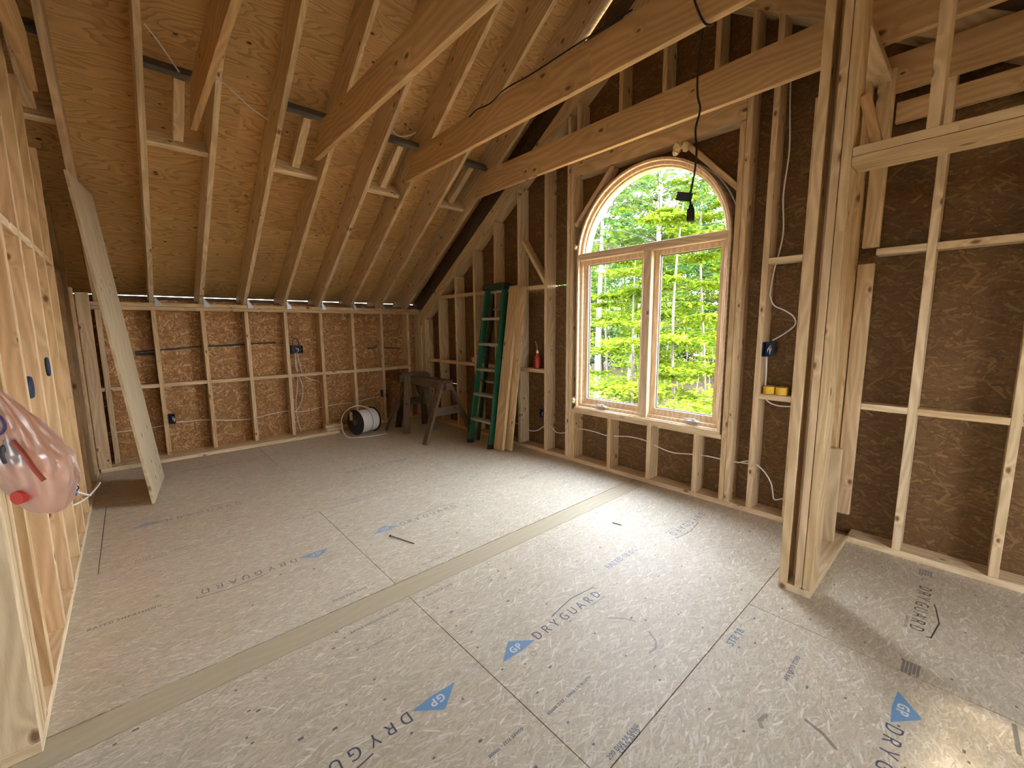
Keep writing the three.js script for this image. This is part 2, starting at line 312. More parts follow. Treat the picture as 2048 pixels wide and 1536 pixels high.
// ---------------------------------------------------------------- knee wall (left)
const knee = thing('wall_left', 'low framed knee wall with orange strand board between spruce studs', 'wall', null, 'structure');
{
  board(knee, 'bottom_plate', wood(), -0.14, 0, 0, T, -0.14, 3.56);
  board(knee, 'sole_board', M.lumber[2], 0.003, 0.145, 0, T, 1.3, 3.55);
  board(knee, 'top_plate', M.lumber[3], -0.14, 0, KTOP, KTOP + T - 0.002, -0.14, 3.65);
  board(knee, 'top_plate', M.lumber[1], -0.14, 0, KTOP + T, KTOP + 2 * T, -0.14, 3.65);
  for (let i = 0; i < 9; i++) { const z = KZ0 - S * i; board(knee, 'stud', wood(), -0.14, 0, T, KTOP, z - T, z); }
  board(knee, 'stud', wood(), -0.14, 0, T, KTOP, -0.038, 0.0);
  const hm = 0.8;
  for (let i = 0; i < 9; i++) { const z = KZ0 - S * i; if (i < 8) board(knee, 'blocking', wood(), -0.089, -0.001, hm - T, hm, z - S, z - T); }
  board(knee, 'blocking', wood(), -0.089, -0.001, hm - T, hm, KZ0, 3.56);
  // strand board behind the studs, in sheets
  for (const [y0, y1, z0, z1] of [[-0.02, 1.145, -0.15, 1.22], [-0.02, 1.145, 1.2203, 3.66], [1.1453, 1.66, -0.15, 1.9], [1.1453, 1.66, 1.9003, 3.66], [-0.02, 1.66, 3.6603, ZB]]) {
    const g = new THREE.BoxGeometry(0.011, y1 - y0, z1 - z0), p = g.attributes.position, uv = g.attributes.uv, o = rnd();
    for (let i = 0; i < p.count; i++) uv.setXY(i, p.getZ(i) + o, p.getY(i) + o * 2);
    mesh('sheathing_sheet', g, M.osb, knee).position.set(-0.147, (y0 + y1) / 2, (z0 + z1) / 2);
  }
  // thin dark smears on the sheathing
  const ink = new THREE.MeshStandardMaterial({ color: 0x3a3c3e, roughness: 0.9 });
  const smear = (pts, w) => { const s = new THREE.Shape(); const top = pts.map(([z, y]) => [z, y + w * rr(0.4, 1)]), bot = [...pts].reverse().map(([z, y]) => [z, y - w * rr(0.4, 1)]); [...top, ...bot].forEach(([a, b], i) => (i ? s.lineTo(-a, b) : s.moveTo(-a, b))); const g = new THREE.ExtrudeGeometry(s, { depth: 0.0008, bevelEnabled: false }); const m = mesh('dark_smear', g, ink, knee); m.rotation.y = Math.PI / 2; m.position.x = -0.1412; };
  smear([[3.2, 1.13], [3.0, 1.145], [2.85, 1.15], [2.7, 1.165], [2.4, 1.17], [2.1, 1.185], [1.9, 1.19]], 0.014);
  smear([[3.2, 1.10], [3.1, 1.105], [3.05, 1.10]], 0.02);
  smear([[0.75, 1.07], [0.62, 1.08], [0.45, 1.07], [0.3, 1.06], [0.24, 1.05]], 0.012); smear([[0.62, 1.11], [0.55, 1.12], [0.5, 1.11]], 0.016);
}

// ---------------------------------------------------------------- roof
const ceiling = thing('ceiling', 'steep plywood roof deck on spruce rafters with collar ties', 'ceiling', null, 'structure');
{
  const rz = []; for (let i = 0; i < 9; i++) rz.push(KZ0 - S * i - T / 2);
  for (let i = 1; i < 11; i++) rz.push(KZ0 + S * i - T / 2);
  const off = V(-sinR, cosR, 0).multiplyScalar(RD / 2), offR = V(sinR, cosR, 0).multiplyScalar(RD / 2);
  for (const z of rz) {
    beam(ceiling, 'rafter', wood(), V(-0.36, RB - SLOPE * 0.36, z).add(off), V(RIDGE - 0.02, under(RIDGE - 0.02), z).add(off).addScaledVector(V(cosR, sinR, 0), -RD * SLOPE / 2 - 0.02), RD, T, off);
    beam(ceiling, 'rafter', wood(), V(XR + 0.16, RB - SLOPE * 0.16, z).add(offR), V(RIDGE + 0.02, under(RIDGE), z).add(offR).addScaledVector(V(-cosR, sinR, 0), -RD * SLOPE / 2 - 0.02), RD, T, offR);
  }
  board(ceiling, 'ridge_board', wood(), RIDGE - 0.02, RIDGE + 0.02, under(RIDGE) - 0.1, under(RIDGE) + 0.3, -0.14, ZB);
  // hurricane clips on the knee wall plate
  for (let i = 1; i < 8; i++) {
    const z = KZ0 - S * i - T, g = new THREE.Shape(); g.moveTo(0, 0); g.lineTo(0.055, 0); g.lineTo(0.03, 0.075); g.lineTo(0, 0.09); g.closePath();
    const c = mesh('hurricane_clip', new THREE.ExtrudeGeometry(g, { depth: 0.002, bevelEnabled: false }), M.galv, ceiling); c.position.set(-0.03, KTOP + 2 * T - 0.025, z - 0.004);
    const fs = new THREE.Shape(); fs.moveTo(0, -0.03); fs.lineTo(0.06, -0.03); fs.lineTo(0.055, 0.0); fs.lineTo(0.008, 0.07); fs.lineTo(0, 0.07); fs.closePath(); const f = mesh('hurricane_clip', new THREE.ExtrudeGeometry(fs, { depth: 0.002, bevelEnabled: false }), M.galv, ceiling); f.rotation.y = HALF; f.position.set(0.001, KTOP + 2 * T - 0.005, z + 0.002);
  }
  // plywood sheets on both slopes; the long side and the grain run along z
  for (const side of [-1, 1]) for (let r = 0; r < 5; r++) {
    const a0 = (side === 1 && r === 0 ? 0.03 : -0.308 + 1.22 * r), a1 = Math.min(-0.308 + 1.22 * r + 1.2199, (RIDGE) / cosR + sheath * sinR - 0.0);
    if (a1 <= a0) continue;
    let z = r % 2 ? -0.2 : -1.42;
    for (; z < ZB + 0.2; z += 2.44) {
      const z0 = Math.max(z, -0.2), z1 = Math.min(z + 2.4399, ZB + 0.2); if (z1 - z0 < 0.05) continue;
      const g = new THREE.BoxGeometry(z1 - z0, 0.013, a1 - a0), p = g.attributes.position, uv = g.attributes.uv, o = rnd() * 2;
      for (let i = 0; i < p.count; i++) uv.setXY(i, p.getX(i) + o, p.getZ(i) + o);
      const m = mesh('roof_sheet', g, M.ply[Math.floor(rnd() * 3)], ceiling);
      const mid = (a0 + a1) / 2, d = V(cosR, sinR, 0), n = V(-sinR, cosR, 0);
      const c = V(0, RB, 0).addScaledVector(d, mid).addScaledVector(n, RD + 0.007);
      const ex = Z3.clone(), ey = n.clone(), ez = new THREE.Vector3().crossVectors(ex, ey);
      if (side === 1) { c.x = XR - c.x; ey.x = -ey.x; ez.crossVectors(ex, ey); }
      m.quaternion.setFromRotationMatrix(new THREE.Matrix4().makeBasis(ex, ey, ez)); c.z = (z0 + z1) / 2; m.position.copy(c);
    }
  }
  // eaves: fascia and soffit, with the thin gap under the deck
  board(ceiling, 'fascia', M.exterior, -0.44, -0.412, 1.2, 1.7145, -0.2, ZB + 0.2, 0.001);
  board(ceiling, 'soffit', M.exterior, -0.412, -0.15, 1.38, 1.40, -0.2, ZB + 0.2, 0.001);
  board(ceiling, 'fascia', M.exterior, XR + 0.148, XR + 0.17, 1.60, 1.97, -0.2, ZB + 0.2, 0.001);
  // collar ties
  const HT = 2.723, TH = 0.225;
  [0.344, 1.157, 1.970, 2.782, 3.525, 4.408, 5.22, 6.03].forEach((zf, i) => {
    const s = new THREE.Shape(); const x0 = 1.86, x1 = XR - 1.86;
    s.moveTo(x0, HT); s.lineTo(x1, HT); s.lineTo(x1 - TH / SLOPE + 0.14, HT + TH); s.lineTo(x0 + TH / SLOPE - 0.14, HT + TH); s.closePath();
    const g = new THREE.ExtrudeGeometry(s, { depth: T - 0.004, bevelEnabled: true, bevelThickness: 0.002, bevelSize: 0.002, bevelSegments: 1 }), uv = g.attributes.uv, o = rnd();
    for (let k = 0; k < uv.count; k++) { const u = uv.getX(k), v = uv.getY(k); uv.setXY(k, v + o, u + o); }
    mesh('collar_tie', g, M.tie[i % 2], ceiling).position.z = zf - T + 0.002;
  });
  // the frames that carry the tie ends: lower block, stub and grey upper block in every second bay
  const d = V(cosR, sinR, 0), n = V(-sinR, cosR, 0), on = (x, h, z) => V(x, RB + SLOPE * x, z).addScaledVector(n, h);
  for (const [i, zt] of [[-1, 3.525], [1, 2.782], [3, 1.970], [5, 1.157], [7, 0.344]]) {
    const za = KZ0 - S * i - T, zb = i === 7 ? 0.2 : KZ0 - S * (i + 1);
    beam(ceiling, 'tie_block', M.lumber[2], on(1.50, 0.12, za), on(1.50, 0.12, zb), 0.12, 0.045, n);
    beam(ceiling, 'tie_stub', M.lumber[0], on(1.53, 0.13, zt + 0.035), on(1.93, 0.13, zt + 0.035), 0.062, 0.062, n);
    beam(ceiling, 'grey_block', M.greyBlock, on(1.96, 0.12, za), on(1.96, 0.12, Math.max(zb, zt - 0.2)), 0.07, T, n);
  }
}

// ---------------------------------------------------------------- gable wall with the arched window opening
const gable = thing('wall_back', 'framed gable wall of spruce studs and brown strand board around the arched window', 'wall', null, 'structure');
const W0 = 3.0, W1 = 4.395, WS = 0.555, WSP = 1.985, WR = (W1 - W0) / 2, WC = (W0 + W1) / 2;
{
  const top = (x) => Math.min(1.385 + 0.663 * x, 1.385 + 0.663 * (2 * RIDGE - x));    // underside of the rake plates
  const st = (x, y0, y1, dz = 0.14, mat) => board(gable, 'stud', mat ?? wood(), x, x + T, y0, y1, -dz, 0);
  board(gable, 'bottom_plate', M.lumber[4], 0, 5.055, 0, T, -0.14, 0);
  board(gable, 'bottom_plate', M.lumber[2], 5.2, XR, 0, T, -0.14, 0);
  for (let i = -6; i <= 0; i++) { const x = GX0 + S * i; st(x, T, top(x) - 0.0); }
  st(0.012, T, top(0.0)); board(gable, 'corner_stud', wood(), 0.055, 0.2, T, top(0.1), -0.05, -0.012);
  st(2.875, T, top(2.875)); st(2.918, T, WSP + 0.8);                                 // king and trimmer, left
  for (const x of [GX0 + 2 * S - 0.0, GX0 + 3 * S, GX0 + 4 * S]) st(x, T, WS - 0.05);   // cripples under the sill
  st(2.958, T, WS - 0.05);
  st(4.412, T, 2.73); st(4.452, T, top(4.452)); st(GX0 + 5 * S, T, top(GX0 + 5 * S));
  st(4.84, T, 2.72); 
  for (const x of [5.41, 5.79, 6.2, 6.6, 7.0]) st(x, T, Math.min(2.9, top(x)));
  board(gable, 'rough_sill', M.lumber[0], 2.958, 4.41, WS - 0.05, WS - 0.012, -0.14, 0.0);
  board(gable, 'header', M.lumber[1], 2.918, 4.45, 2.735, 2.99, -0.12, -0.002);
  for (const x of [2.985, 3.43, 3.82, 4.215]) st(x, 2.99, top(x));
  // blocking rows
  const row = (y, list) => { for (const [a, b] of list) board(gable, 'blocking', wood(), a, b, y - T, y, -0.10, -0.001); };
  const sx = [-6, -5, -4, -3, -2, -1, 0].map((i) => GX0 + S * i);
  const bays = []; for (let i = 1; i < 6; i++) bays.push([sx[i] + T, sx[i + 1]]);
  row(1.79, bays); row(0.905, [[sx[0] + T, sx[1]], ...bays]);
  row(1.80, [[4.6459, 4.84]]); row(0.88, [[4.6459, 4.84]]);
  row(1.785, [[5.2, 5.41], [5.448, 5.79], [5.828, 6.2]]); row(0.885, [[5.2, 5.41], [5.448, 5.79], [5.828, 6.2]]);
  // brace and arch corner boards
  beam(gable, 'brace', wood(), V(2.24, 2.27, -0.05), V(2.58, 1.80, -0.05), 0.09, T, Z3);
  beam(gable, 'arch_board', wood(), V(4.0, 2.735, -0.06), V(4.42, 2.30, -0.06), 0.09, T, Z3);
  beam(gable, 'arch_board', wood(), V(3.37, 2.735, -0.06), V(2.965, 2.30, -0.06), 0.09, T, Z3);
  // rake plates under the end rafters
  for (const s of [0, 1]) {
    const p = (x) => V(s ? 2 * RIDGE - x : x, 1.385 + 0.663 * x + 0.085, -0.07);
    beam(gable, 'rake_plate', M.lumber[0], p(0.05), p(RIDGE - 0.03), 0.142, 0.14, Y3);
    const q = (x) => V(s ? 2 * RIDGE - x : x, 1.385 + 0.663 * x + 0.30, -0.09);
    beam(gable, 'end_rafter', M.oldWood, q(-0.4), q(RIDGE - 0.03), 0.2, T, Y3);
  }
  // far right: level boards of the low ceiling framing
  board(gable, 'ceiling_board', M.tie[1], 5.16, 6.9, 2.60, 2.79, -0.01, 0.028); board(gable, 'ceiling_board', M.tie[0], 5.22, 7.0, 2.455, 2.56, -0.06, -0.02);
  // strand board sheets; the outline follows the roof
  const roofY = (poly) => { const k = RB + sheath; let q = clip(poly, -SLOPE, 1, k); q = clip(q, SLOPE, 1, k + SLOPE * XR); return q; };
  const sheet = (poly, hole) => {
    const q = roofY(poly); if (q.length < 3) return;
    const s = new THREE.Shape(); q.forEach(([x, y], i) => (i ? s.lineTo(x, y) : s.moveTo(x, y)));
    if (hole) s.holes.push(hole);
    const g = new THREE.ExtrudeGeometry(s, { depth: 0.011, bevelEnabled: false, curveSegments: 40 });
    mesh('sheathing_sheet', g, M.osbShaded, gable).position.z = -0.153;
  };
  const bY = -0.32, A = 2.955, B = 4.44;
  sheet([[-0.6, bY], [0.98, bY], [0.98, 0.561], [0.6, 0.5665], [-0.6, 0.567]]); sheet([[-0.6, 0.567], [0.98, 0.569], [0.98, 1.783], [-0.6, 1.783]]);
  sheet([[0.981, bY], [A, bY], [A, 0.5695], [0.981, 0.5695]]); sheet([[0.981, 0.57], [A, 0.57], [A, 1.7755], [2.3, 1.774], [1.95, 1.7755], [0.981, 1.783]]); sheet([[-0.6, 1.7835], [A, 1.7835], [A, 4.6], [-0.6, 4.6]]);
  sheet([[A, bY], [B, bY], [B, WS - 0.03], [A, WS - 0.03]]);
  const hole = new THREE.Path(); hole.absarc(WC, WSP, WR + 0.012, 0, Math.PI, false); hole.lineTo(W0 - 0.012, 1.2); hole.lineTo(W1 + 0.012, 1.2); hole.closePath();
  { // the sheet with the arch: two legs and the head
    const s = new THREE.Shape(); const r = WR + 0.012;
    s.moveTo(A, WS - 0.027); s.lineTo(W0 - 0.012, WS - 0.027); s.lineTo(W0 - 0.012, WSP); s.absarc(WC, WSP, r, Math.PI, 0, true); s.lineTo(W1 + 0.012, WS - 0.027); s.lineTo(B, WS - 0.027); s.lineTo(B, 4.02); s.lineTo(3.75, 4.48); s.lineTo(A, 3.95); s.closePath();
    mesh('sheathing_sheet', new THREE.ExtrudeGeometry(s, { depth: 0.011, bevelEnabled: false, curveSegments: 40 }), M.osbShaded, gable).position.z = -0.153;
  }
  sheet([[B, bY], [5.66, bY], [5.66, 1.22], [B, 1.22]]); sheet([[B, 1.22], [5.66, 1.22], [5.66, 4.6], [B, 4.6]]);
  sheet([[5.66, bY], [8.1, bY], [8.1, 1.22], [5.66, 1.22]]); sheet([[5.66, 1.22], [8.1, 1.22], [8.1, 4.6], [5.66, 4.6]]);
  for (const x of [5.66, B, A]) board(gable, 'added_leak_batten', M.exterior, x - 0.04, x + 0.04, -0.3, x > 5 ? 2.9 : 0.5, -0.18, -0.154, 0.001);  // unseen outside battens added to stop daylight leaking through the sheet seams
  board(gable, 'added_leak_batten', M.exterior, 4.49, 8.1, 1.18, 1.26, -0.18, -0.154, 0.001);
}

// ---------------------------------------------------------------- arched window
const win = thing('window_1', 'arched wood window with two casement panes under a half-round light', 'window', null, 'structure');
{
  const arch = (o) => { const s = new THREE.Shape(), r = WR - o; s.moveTo(W0 + o, WS + o); s.lineTo(W1 - o, WS + o); s.lineTo(W1 - o, WSP); s.absarc(WC, WSP, r, 0, Math.PI, false); s.lineTo(W0 + o, WS + o); return s; };
  const ring = (name, o0, o1, z0, z1, mat = M.pine) => {
    const s = arch(o0); const h = arch(o1); s.holes.push(h);
    const g = new THREE.ExtrudeGeometry(s, { depth: z1 - z0 - 0.004, bevelEnabled: true, bevelThickness: 0.002, bevelSize: 0.002, bevelOffset: -0.002, bevelSegments: 1, curveSegments: 48 });
    const m = mesh(name, g, mat, win); m.position.z = z0 + 0.002; return m;
  };
  ring('jamb', 0.0, 0.02, -0.16, 0.0); ring('stop', 0.02, 0.046, -0.15, -0.035); ring('sash_stop', 0.046, 0.06, -0.14, -0.06);
  ring('exterior_casing', -0.06, 0.012, -0.19, -0.156, M.white);
  board(win, 'transom_bar', M.pine, W0 + 0.02, W1 - 0.02, 1.972, 2.035, -0.15, -0.012, 0.004);
  const mx0 = 3.70, mx1 = 3.775;
  board(win, 'mullion', M.pine, mx0, mx1, WS + 0.02, 1.972, -0.15, -0.012, 0.004);
  board(win, 'sill', M.lumber[2], W0 - 0.004, W1 + 0.004, WS - 0.018, WS + 0.012, -0.16, 0.012, 0.003);
  const gasket = new THREE.MeshStandardMaterial({ color: 0x3b3a36, roughness: 0.7 });
  for (const [a, b] of [[W0 + 0.046, mx0], [mx1, W1 - 0.046]]) {
    const sash = mesh('sash', (() => {
      const s = new THREE.Shape(); s.moveTo(a, WS + 0.04); s.lineTo(b, WS + 0.04); s.lineTo(b, 1.972); s.lineTo(a, 1.972); s.closePath();
      const h = new THREE.Path(); h.moveTo(a + 0.045, WS + 0.1); h.lineTo(a + 0.045, 1.93); h.lineTo(b - 0.045, 1.93); h.lineTo(b - 0.045, WS + 0.1); h.closePath(); s.holes.push(h);
      return new THREE.ExtrudeGeometry(s, { depth: 0.036, bevelEnabled: true, bevelThickness: 0.004, bevelSize: 0.004, bevelOffset: -0.004, bevelSegments: 2 });
    })(), M.pine, win); sash.position.z = -0.11;
    const gk = mesh('gasket', (() => {
      const s = new THREE.Shape(); s.moveTo(a + 0.038, WS + 0.093); s.lineTo(b - 0.038, WS + 0.093); s.lineTo(b - 0.038, 1.937); s.lineTo(a + 0.038, 1.937); s.closePath();
      const h = new THREE.Path(); h.moveTo(a + 0.05, WS + 0.105); h.lineTo(a + 0.05, 1.925); h.lineTo(b - 0.05, 1.925); h.lineTo(b - 0.05, WS + 0.105); h.closePath(); s.holes.push(h);
      return new THREE.ExtrudeGeometry(s, { depth: 0.02, bevelEnabled: false });
    })(), gasket, win); gk.position.z = -0.105;
    const gp = mesh('pane', new THREE.PlaneGeometry(b - a - 0.08, 1.93 - WS - 0.09), M.glass, win); gp.position.set((a + b) / 2, (WS + 0.1 + 1.93) / 2, -0.095);
    // folding crank on the sill
    const cx = a < 3.5 ? 3.30 : 4.17, cr = new THREE.Group(); cr.name = 'crank'; win.add(cr); cr.position.set(cx, WS + 0.045, -0.03);
    mesh('crank_cover', chamferBox(0.11, 0.022, 0.034, 0.007), M.alu, cr); const hd = mesh('crank_handle', tubeGeo([[0.0, 0.012, 0.006], [0.03, 0.022, 0.018], [-0.02, 0.02, 0.026], [-0.048, 0.012, 0.024]], 0.005, 8), M.alu, cr); hd.castShadow = true;
  }
  { const s = new THREE.Shape(); s.moveTo(W0 + 0.055, 2.03); s.lineTo(W1 - 0.055, 2.03); s.absarc(WC, WSP, WR - 0.055, 0.06, Math.PI - 0.06, false); s.closePath();
    const g = mesh('pane', new THREE.ShapeGeometry(s, 40), M.glass, win); g.position.z = -0.095; }
}

// ---------------------------------------------------------------- short partition with the post pack and the closet header (right)
const part = thing('wall_partition', 'short stud partition with a pack of three posts and a closet door header', 'wall', null, 'structure');
{
  board(part, 'bottom_plate', M.lumber[2], 5.06, 5.202, 0, T, 0.0, 0.84);
  const topP = 3.05, mk = (x0, x1, z0, z1, y0, y1, m) => board(part, 'post', m ?? wood(), x0, x1, y0, y1, z0, z1);
  mk(5.061, 5.099, 0.70, 0.838, T, topP, M.lumber[0]); mk(5.131, 5.163, 0.70, 0.838, T, topP, M.lumber[4]); mk(5.166, 5.203, 0.70, 0.838, T, topP, M.lumber[1]);
  board(part, 'post_filler', M.tie[1], 5.099, 5.131, T, topP, 0.70, 0.735);
  mk(5.085, 5.123, 0.01, 0.12, T, 2.72, M.lumber[3]); board(part, 'nailer', M.lumber[0], 5.14, 5.215, 1.79, 2.72, 0.005, 0.043); board(part, 'nailer', M.lumber[4], 5.13, 5.205, 0.19, 1.70, 0.005, 0.043);
  board(part, 'stub_post', M.lumber[2], 5.10, 5.16, T, 0.62, 0.12, 0.16);
  // header: two flat plates, and what stands on it
  board(part, 'header_plate', M.lumber[3], 5.205, 7.1, 2.035, 2.072, 0.70, 0.84); board(part, 'header_plate', M.lumber[1], 5.205, 7.1, 2.074, 2.111, 0.70, 0.84);
  board(part, 'header_cripple', M.lumber[0], 5.43, 5.468, 2.111, 2.72, 0.70, 0.84); board(part, 'header_cripple', M.lumber[2], 5.84, 5.878, 2.111, 2.72, 0.70, 0.84);
  beam(part, 'header_brace', M.tie[1], V(5.275, 2.112, 0.74), V(5.215, 2.34, 0.74), 0.06, T, Z3);
  board(part, 'top_plate', wood(), 5.06, 5.2, 2.66, 2.698, 0.0, 0.70);
}

// ---------------------------------------------------------------- framed wall in the left foreground
const near = thing('wall_near', 'open stud wall with the plastic bag, meeting the knee wall', 'wall', null, 'structure');
{
  const z0 = 3.565, z1 = 3.654;
  board(near, 'bottom_plate', M.lumber[2], 0.05, 3.742, 0, T, z0, z1);
  for (const x of [3.703, 3.663, 3.60, 3.40, 2.994, 2.588, 2.182, 1.776, 1.37, 0.964, 0.558]) board(near, 'stud', wood(), x, x + T, T, under(x) - 0.03, z0, z1);
  board(near, 'corner_stud', M.lumber[4], 0.10, 0.138, T, under(0.1) - 0.02, 3.47, 3.56); board(near, 'corner_stud', M.lumber[3], 0.152, 0.29, T, under(0.15) - 0.02, z0, z0 + T);
  for (const [a, b] of [[0.0, 1.22], [1.2205, 2.44], [2.4405, 3.66]]) { const sh = new THREE.Shape(); [[a, 0], [b, 0], [b, under(b) - 0.02], [a, under(a) - 0.02]].forEach(([x, y], i) => (i ? sh.lineTo(x, y) : sh.moveTo(x, y))); mesh('added_backing_sheet', new THREE.ExtrudeGeometry(sh, { depth: 0.011, bevelEnabled: false }), M.ply[1], near).position.z = z1 + 0.001; }  // backing added behind the studs to block light from the rear window
  const xs = [0.558, 0.964, 1.37, 1.776, 2.182, 2.588, 2.994, 3.40];
  for (let i = 0; i + 1 < xs.length; i++) board(near, 'blocking', wood(), xs[i] + T, xs[i + 1], 1.785, 1.823, z0 + 0.002, z1);
}

// ---------------------------------------------------------------- the parts of the attic outside the picture: right knee wall and rear gable with their windows
const wallR = thing('wall_right', 'knee wall on the far side of the attic with window openings', 'wall', null, 'structure');
{
  const open = [[1.2, 2.3]], y0 = 0.75, y1 = 1.5;
  const b = (n, ya, yb, za, zb) => { const g = new THREE.BoxGeometry(0.011, yb - ya, zb - za); const p = g.attributes.position, uv = g.attributes.uv; for (let i = 0; i < p.count; i++) uv.setXY(i, p.getZ(i), p.getY(i)); mesh(n, g, M.osb, wallR).position.set(XR + 0.147, (ya + yb) / 2, (za + zb) / 2); };
  b('sheathing_sheet', -0.02, y0, -0.15, ZB); b('sheathing_sheet', y1, 1.66, -0.15, ZB);
  let z = -0.15; for (const [a, c] of open) { b('sheathing_sheet', y0, y1, z, a); z = c; } b('sheathing_sheet', y0, y1, z, ZB);
  board(wallR, 'top_plate', wood(), XR, XR + 0.14, KTOP, KTOP + 2 * T, -0.14, ZB); board(wallR, 'bottom_plate', wood(), XR, XR + 0.14, 0, T, -0.14, ZB);
  for (let i = 0; i < 19; i++) { const zz = i * S; if (!open.some(([a, c]) => zz > a - 0.04 && zz < c)) board(wallR, 'stud', wood(), XR, XR + 0.14, T, KTOP, zz, zz + T); }
}
const wallF = thing('wall_front', 'rear gable wall at the other end of the attic with a tall window opening', 'wall', null, 'structure');
{
  const s = new THREE.Shape(), k = RB + sheath;
  s.moveTo(-0.6, -0.3); s.lineTo(XR + 0.6, -0.3); s.lineTo(XR + 0.6, k - 0.4); s.lineTo(RIDGE, k + SLOPE * RIDGE); s.lineTo(-0.6, k - 0.4); s.closePath();
  for (const [a, b, c, d] of [[4.75, 5.75, 0.8, 2.05]]) { const h = new THREE.Path(); h.moveTo(a, c); h.lineTo(a, d); h.lineTo(b, d); h.lineTo(b, c); h.closePath(); s.holes.push(h); }
  mesh('sheathing_sheet', new THREE.ExtrudeGeometry(s, { depth: 0.011, bevelEnabled: false }), M.osb, wallF).position.z = ZB + 0.14;
  for (let i = 0; i < 19; i++) { const x = i * S; const hit = x > 4.7 && x < 5.75; board(wallF, 'stud', wood(), x, x + T, hit ? 2.15 : T, under(x), ZB, ZB + 0.14); }
}
console.log('structure done');

// ---------------------------------------------------------------- things in the room
// plywood sheet leaning on the rafter by the foreground wall
{
  const g = chamferBox(0.69, 2.42, 0.018, 0.001), uv = g.attributes.uv, p = g.attributes.position;
  for (let i = 0; i < uv.count; i++) uv.setXY(i, p.getX(i) + 0.4, p.getY(i) + 1.3);
  const m = mesh('plywood_sheet', g, new THREE.MeshStandardMaterial({ map: asTexture(lumberCanvas([206, 188, 154], 5), 1 / 0.3, 1 / 2.4), roughness: 0.8 })); tag(m, 'tall narrow wooden sheet leaning on a rafter beside the open stud wall', 'plywood');
  const A = V(1.10, 0.004, 3.165), B = V(1.10, 2.40, 3.395), d = B.clone().sub(A).normalize(), ex = V(0.9905, 0, 0.137).normalize();
  ex.addScaledVector(d, -ex.dot(d)).normalize(); const ez = new THREE.Vector3().crossVectors(ex, d);
  m.quaternion.setFromRotationMatrix(new THREE.Matrix4().makeBasis(ex, d, ez)); m.position.copy(A).addScaledVector(d, 1.21).addScaledVector(V(0, 1, 0), 0.01);
}
// planks leaning on the gable wall
{
  const m1 = beam(null, 'leaning_plank', M.lumber[3], V(2.175, 0.01, 0.30), V(2.175, 1.80, 0.045), 0.145, T, X3); tag(m1, 'pale two-by-six plank leaning beside the green stepladder, front one', 'plank');
  const m2 = beam(null, 'leaning_plank', M.lumber[1], V(2.245, 0.01, 0.235), V(2.275, 1.78, 0.025), 0.14, T * 0.7, X3); tag(m2, 'thinner plank leaning half hidden behind the front plank by the stepladder', 'plank');
  const m3 = beam(null, 'wood_offcut', M.lumber[3], V(1.30, 0.935, -0.03), V(1.52, 1.03, -0.03), 0.06, 0.06, Z3); tag(m3, 'short angled wood offcut resting on the wall blocking behind the stepladder', 'offcut');
}
// green stepladder, folded, leaning on the gable wall
{
  const t = thing('stepladder', 'folded green fibreglass stepladder leaning on the gable studs', 'ladder');
  const zAt = (y) => 0.33 - 0.15 * y;
  const cx = 1.88, wb = 0.19, wt = 0.15;
  for (const s of [-1, 1]) {
    const rail = beam(t, 'front_rail', M.green, V(cx + s * wb, 0.01, zAt(0)), V(cx + s * wt, 1.80, zAt(1.8)), 0.03, 0.075, X3, 0.006);
    beam(t, 'rear_rail', M.greenDark, V(cx + s * (wb - 0.03), 0.02, zAt(0) - 0.085), V(cx + s * (wt - 0.03), 1.74, zAt(1.74) - 0.08), 0.028, 0.05, X3, 0.006);
    const ft = beam(t, 'foot', M.black, V(cx + s * wb, 0.0, zAt(0)), V(cx + s * wb, 0.05, zAt(0.05)), 0.036, 0.085, X3, 0.004); rail.attach(ft);
    beam(t, 'spreader', M.alu, V(cx + s * (wb - 0.03), 0.95, zAt(0.95) + 0.02), V(cx + s * (wb - 0.04), 0.72, zAt(0.7) - 0.08), 0.004, 0.02, X3, 0.001);
  }
  for (let k = 1; k <= 5; k++) { const y = 0.29 * k, w = wb + (wt - wb) * y / 1.8; beam(t, 'step', M.alu, V(cx - w, y, zAt(y)), V(cx + w, y, zAt(y)), 0.03, 0.085, Y3, 0.004); }
  for (let k = 1; k <= 3; k++) { const y = 0.3 + 0.42 * k, w = wb - 0.03; beam(t, 'rear_bar', M.alu, V(cx - w, y, zAt(y) - 0.085), V(cx + w, y, zAt(y) - 0.085), 0.022, 0.02, Y3, 0.003); }
  const cap = beam(t, 'top_cap', M.greenDark, V(cx - 0.185, 1.81, zAt(1.8) - 0.02), V(cx + 0.185, 1.81, zAt(1.8) - 0.02), 0.07, 0.16, Y3, 0.012);
}
// sawhorses
function sawhorse(label, pos, turn, len, h, spread) {
  const t = thing('sawhorse', label, 'sawhorse', 'sawhorses in the dark corner'); t.position.set(...pos); t.rotation.y = turn;
  board(t, 'beam', M.oldWood, -len / 2, len / 2, h - 0.09, h, -0.045, 0.045, 0.004);
  board(t, 'beam_cap', M.oldWood, -len / 2 + 0.03, len / 2 - 0.03, h, h + 0.025, -0.07, 0.07, 0.004);
  for (const sx of [-1, 1]) {
    for (const sz of [-1, 1]) beam(t, 'leg', M.oldWood, V(sx * (len / 2 - 0.02), 0, sz * spread), V(sx * (len / 2 - 0.10), h - 0.01, sz * 0.05), 0.085, 0.035, X3, 0.003);
    beam(t, 'brace', M.oldWood, V(sx * (len / 2 - 0.05), 0.36, -spread * 0.6), V(sx * (len / 2 - 0.05), 0.36, spread * 0.6), 0.1, 0.02, Y3, 0.002);
  }
  return t;
}
sawhorse('dark weathered wooden sawhorse with its leg out on the pale floor', [0.93, 0, 0.44], 0.0, 1.02, 0.70, 0.345);
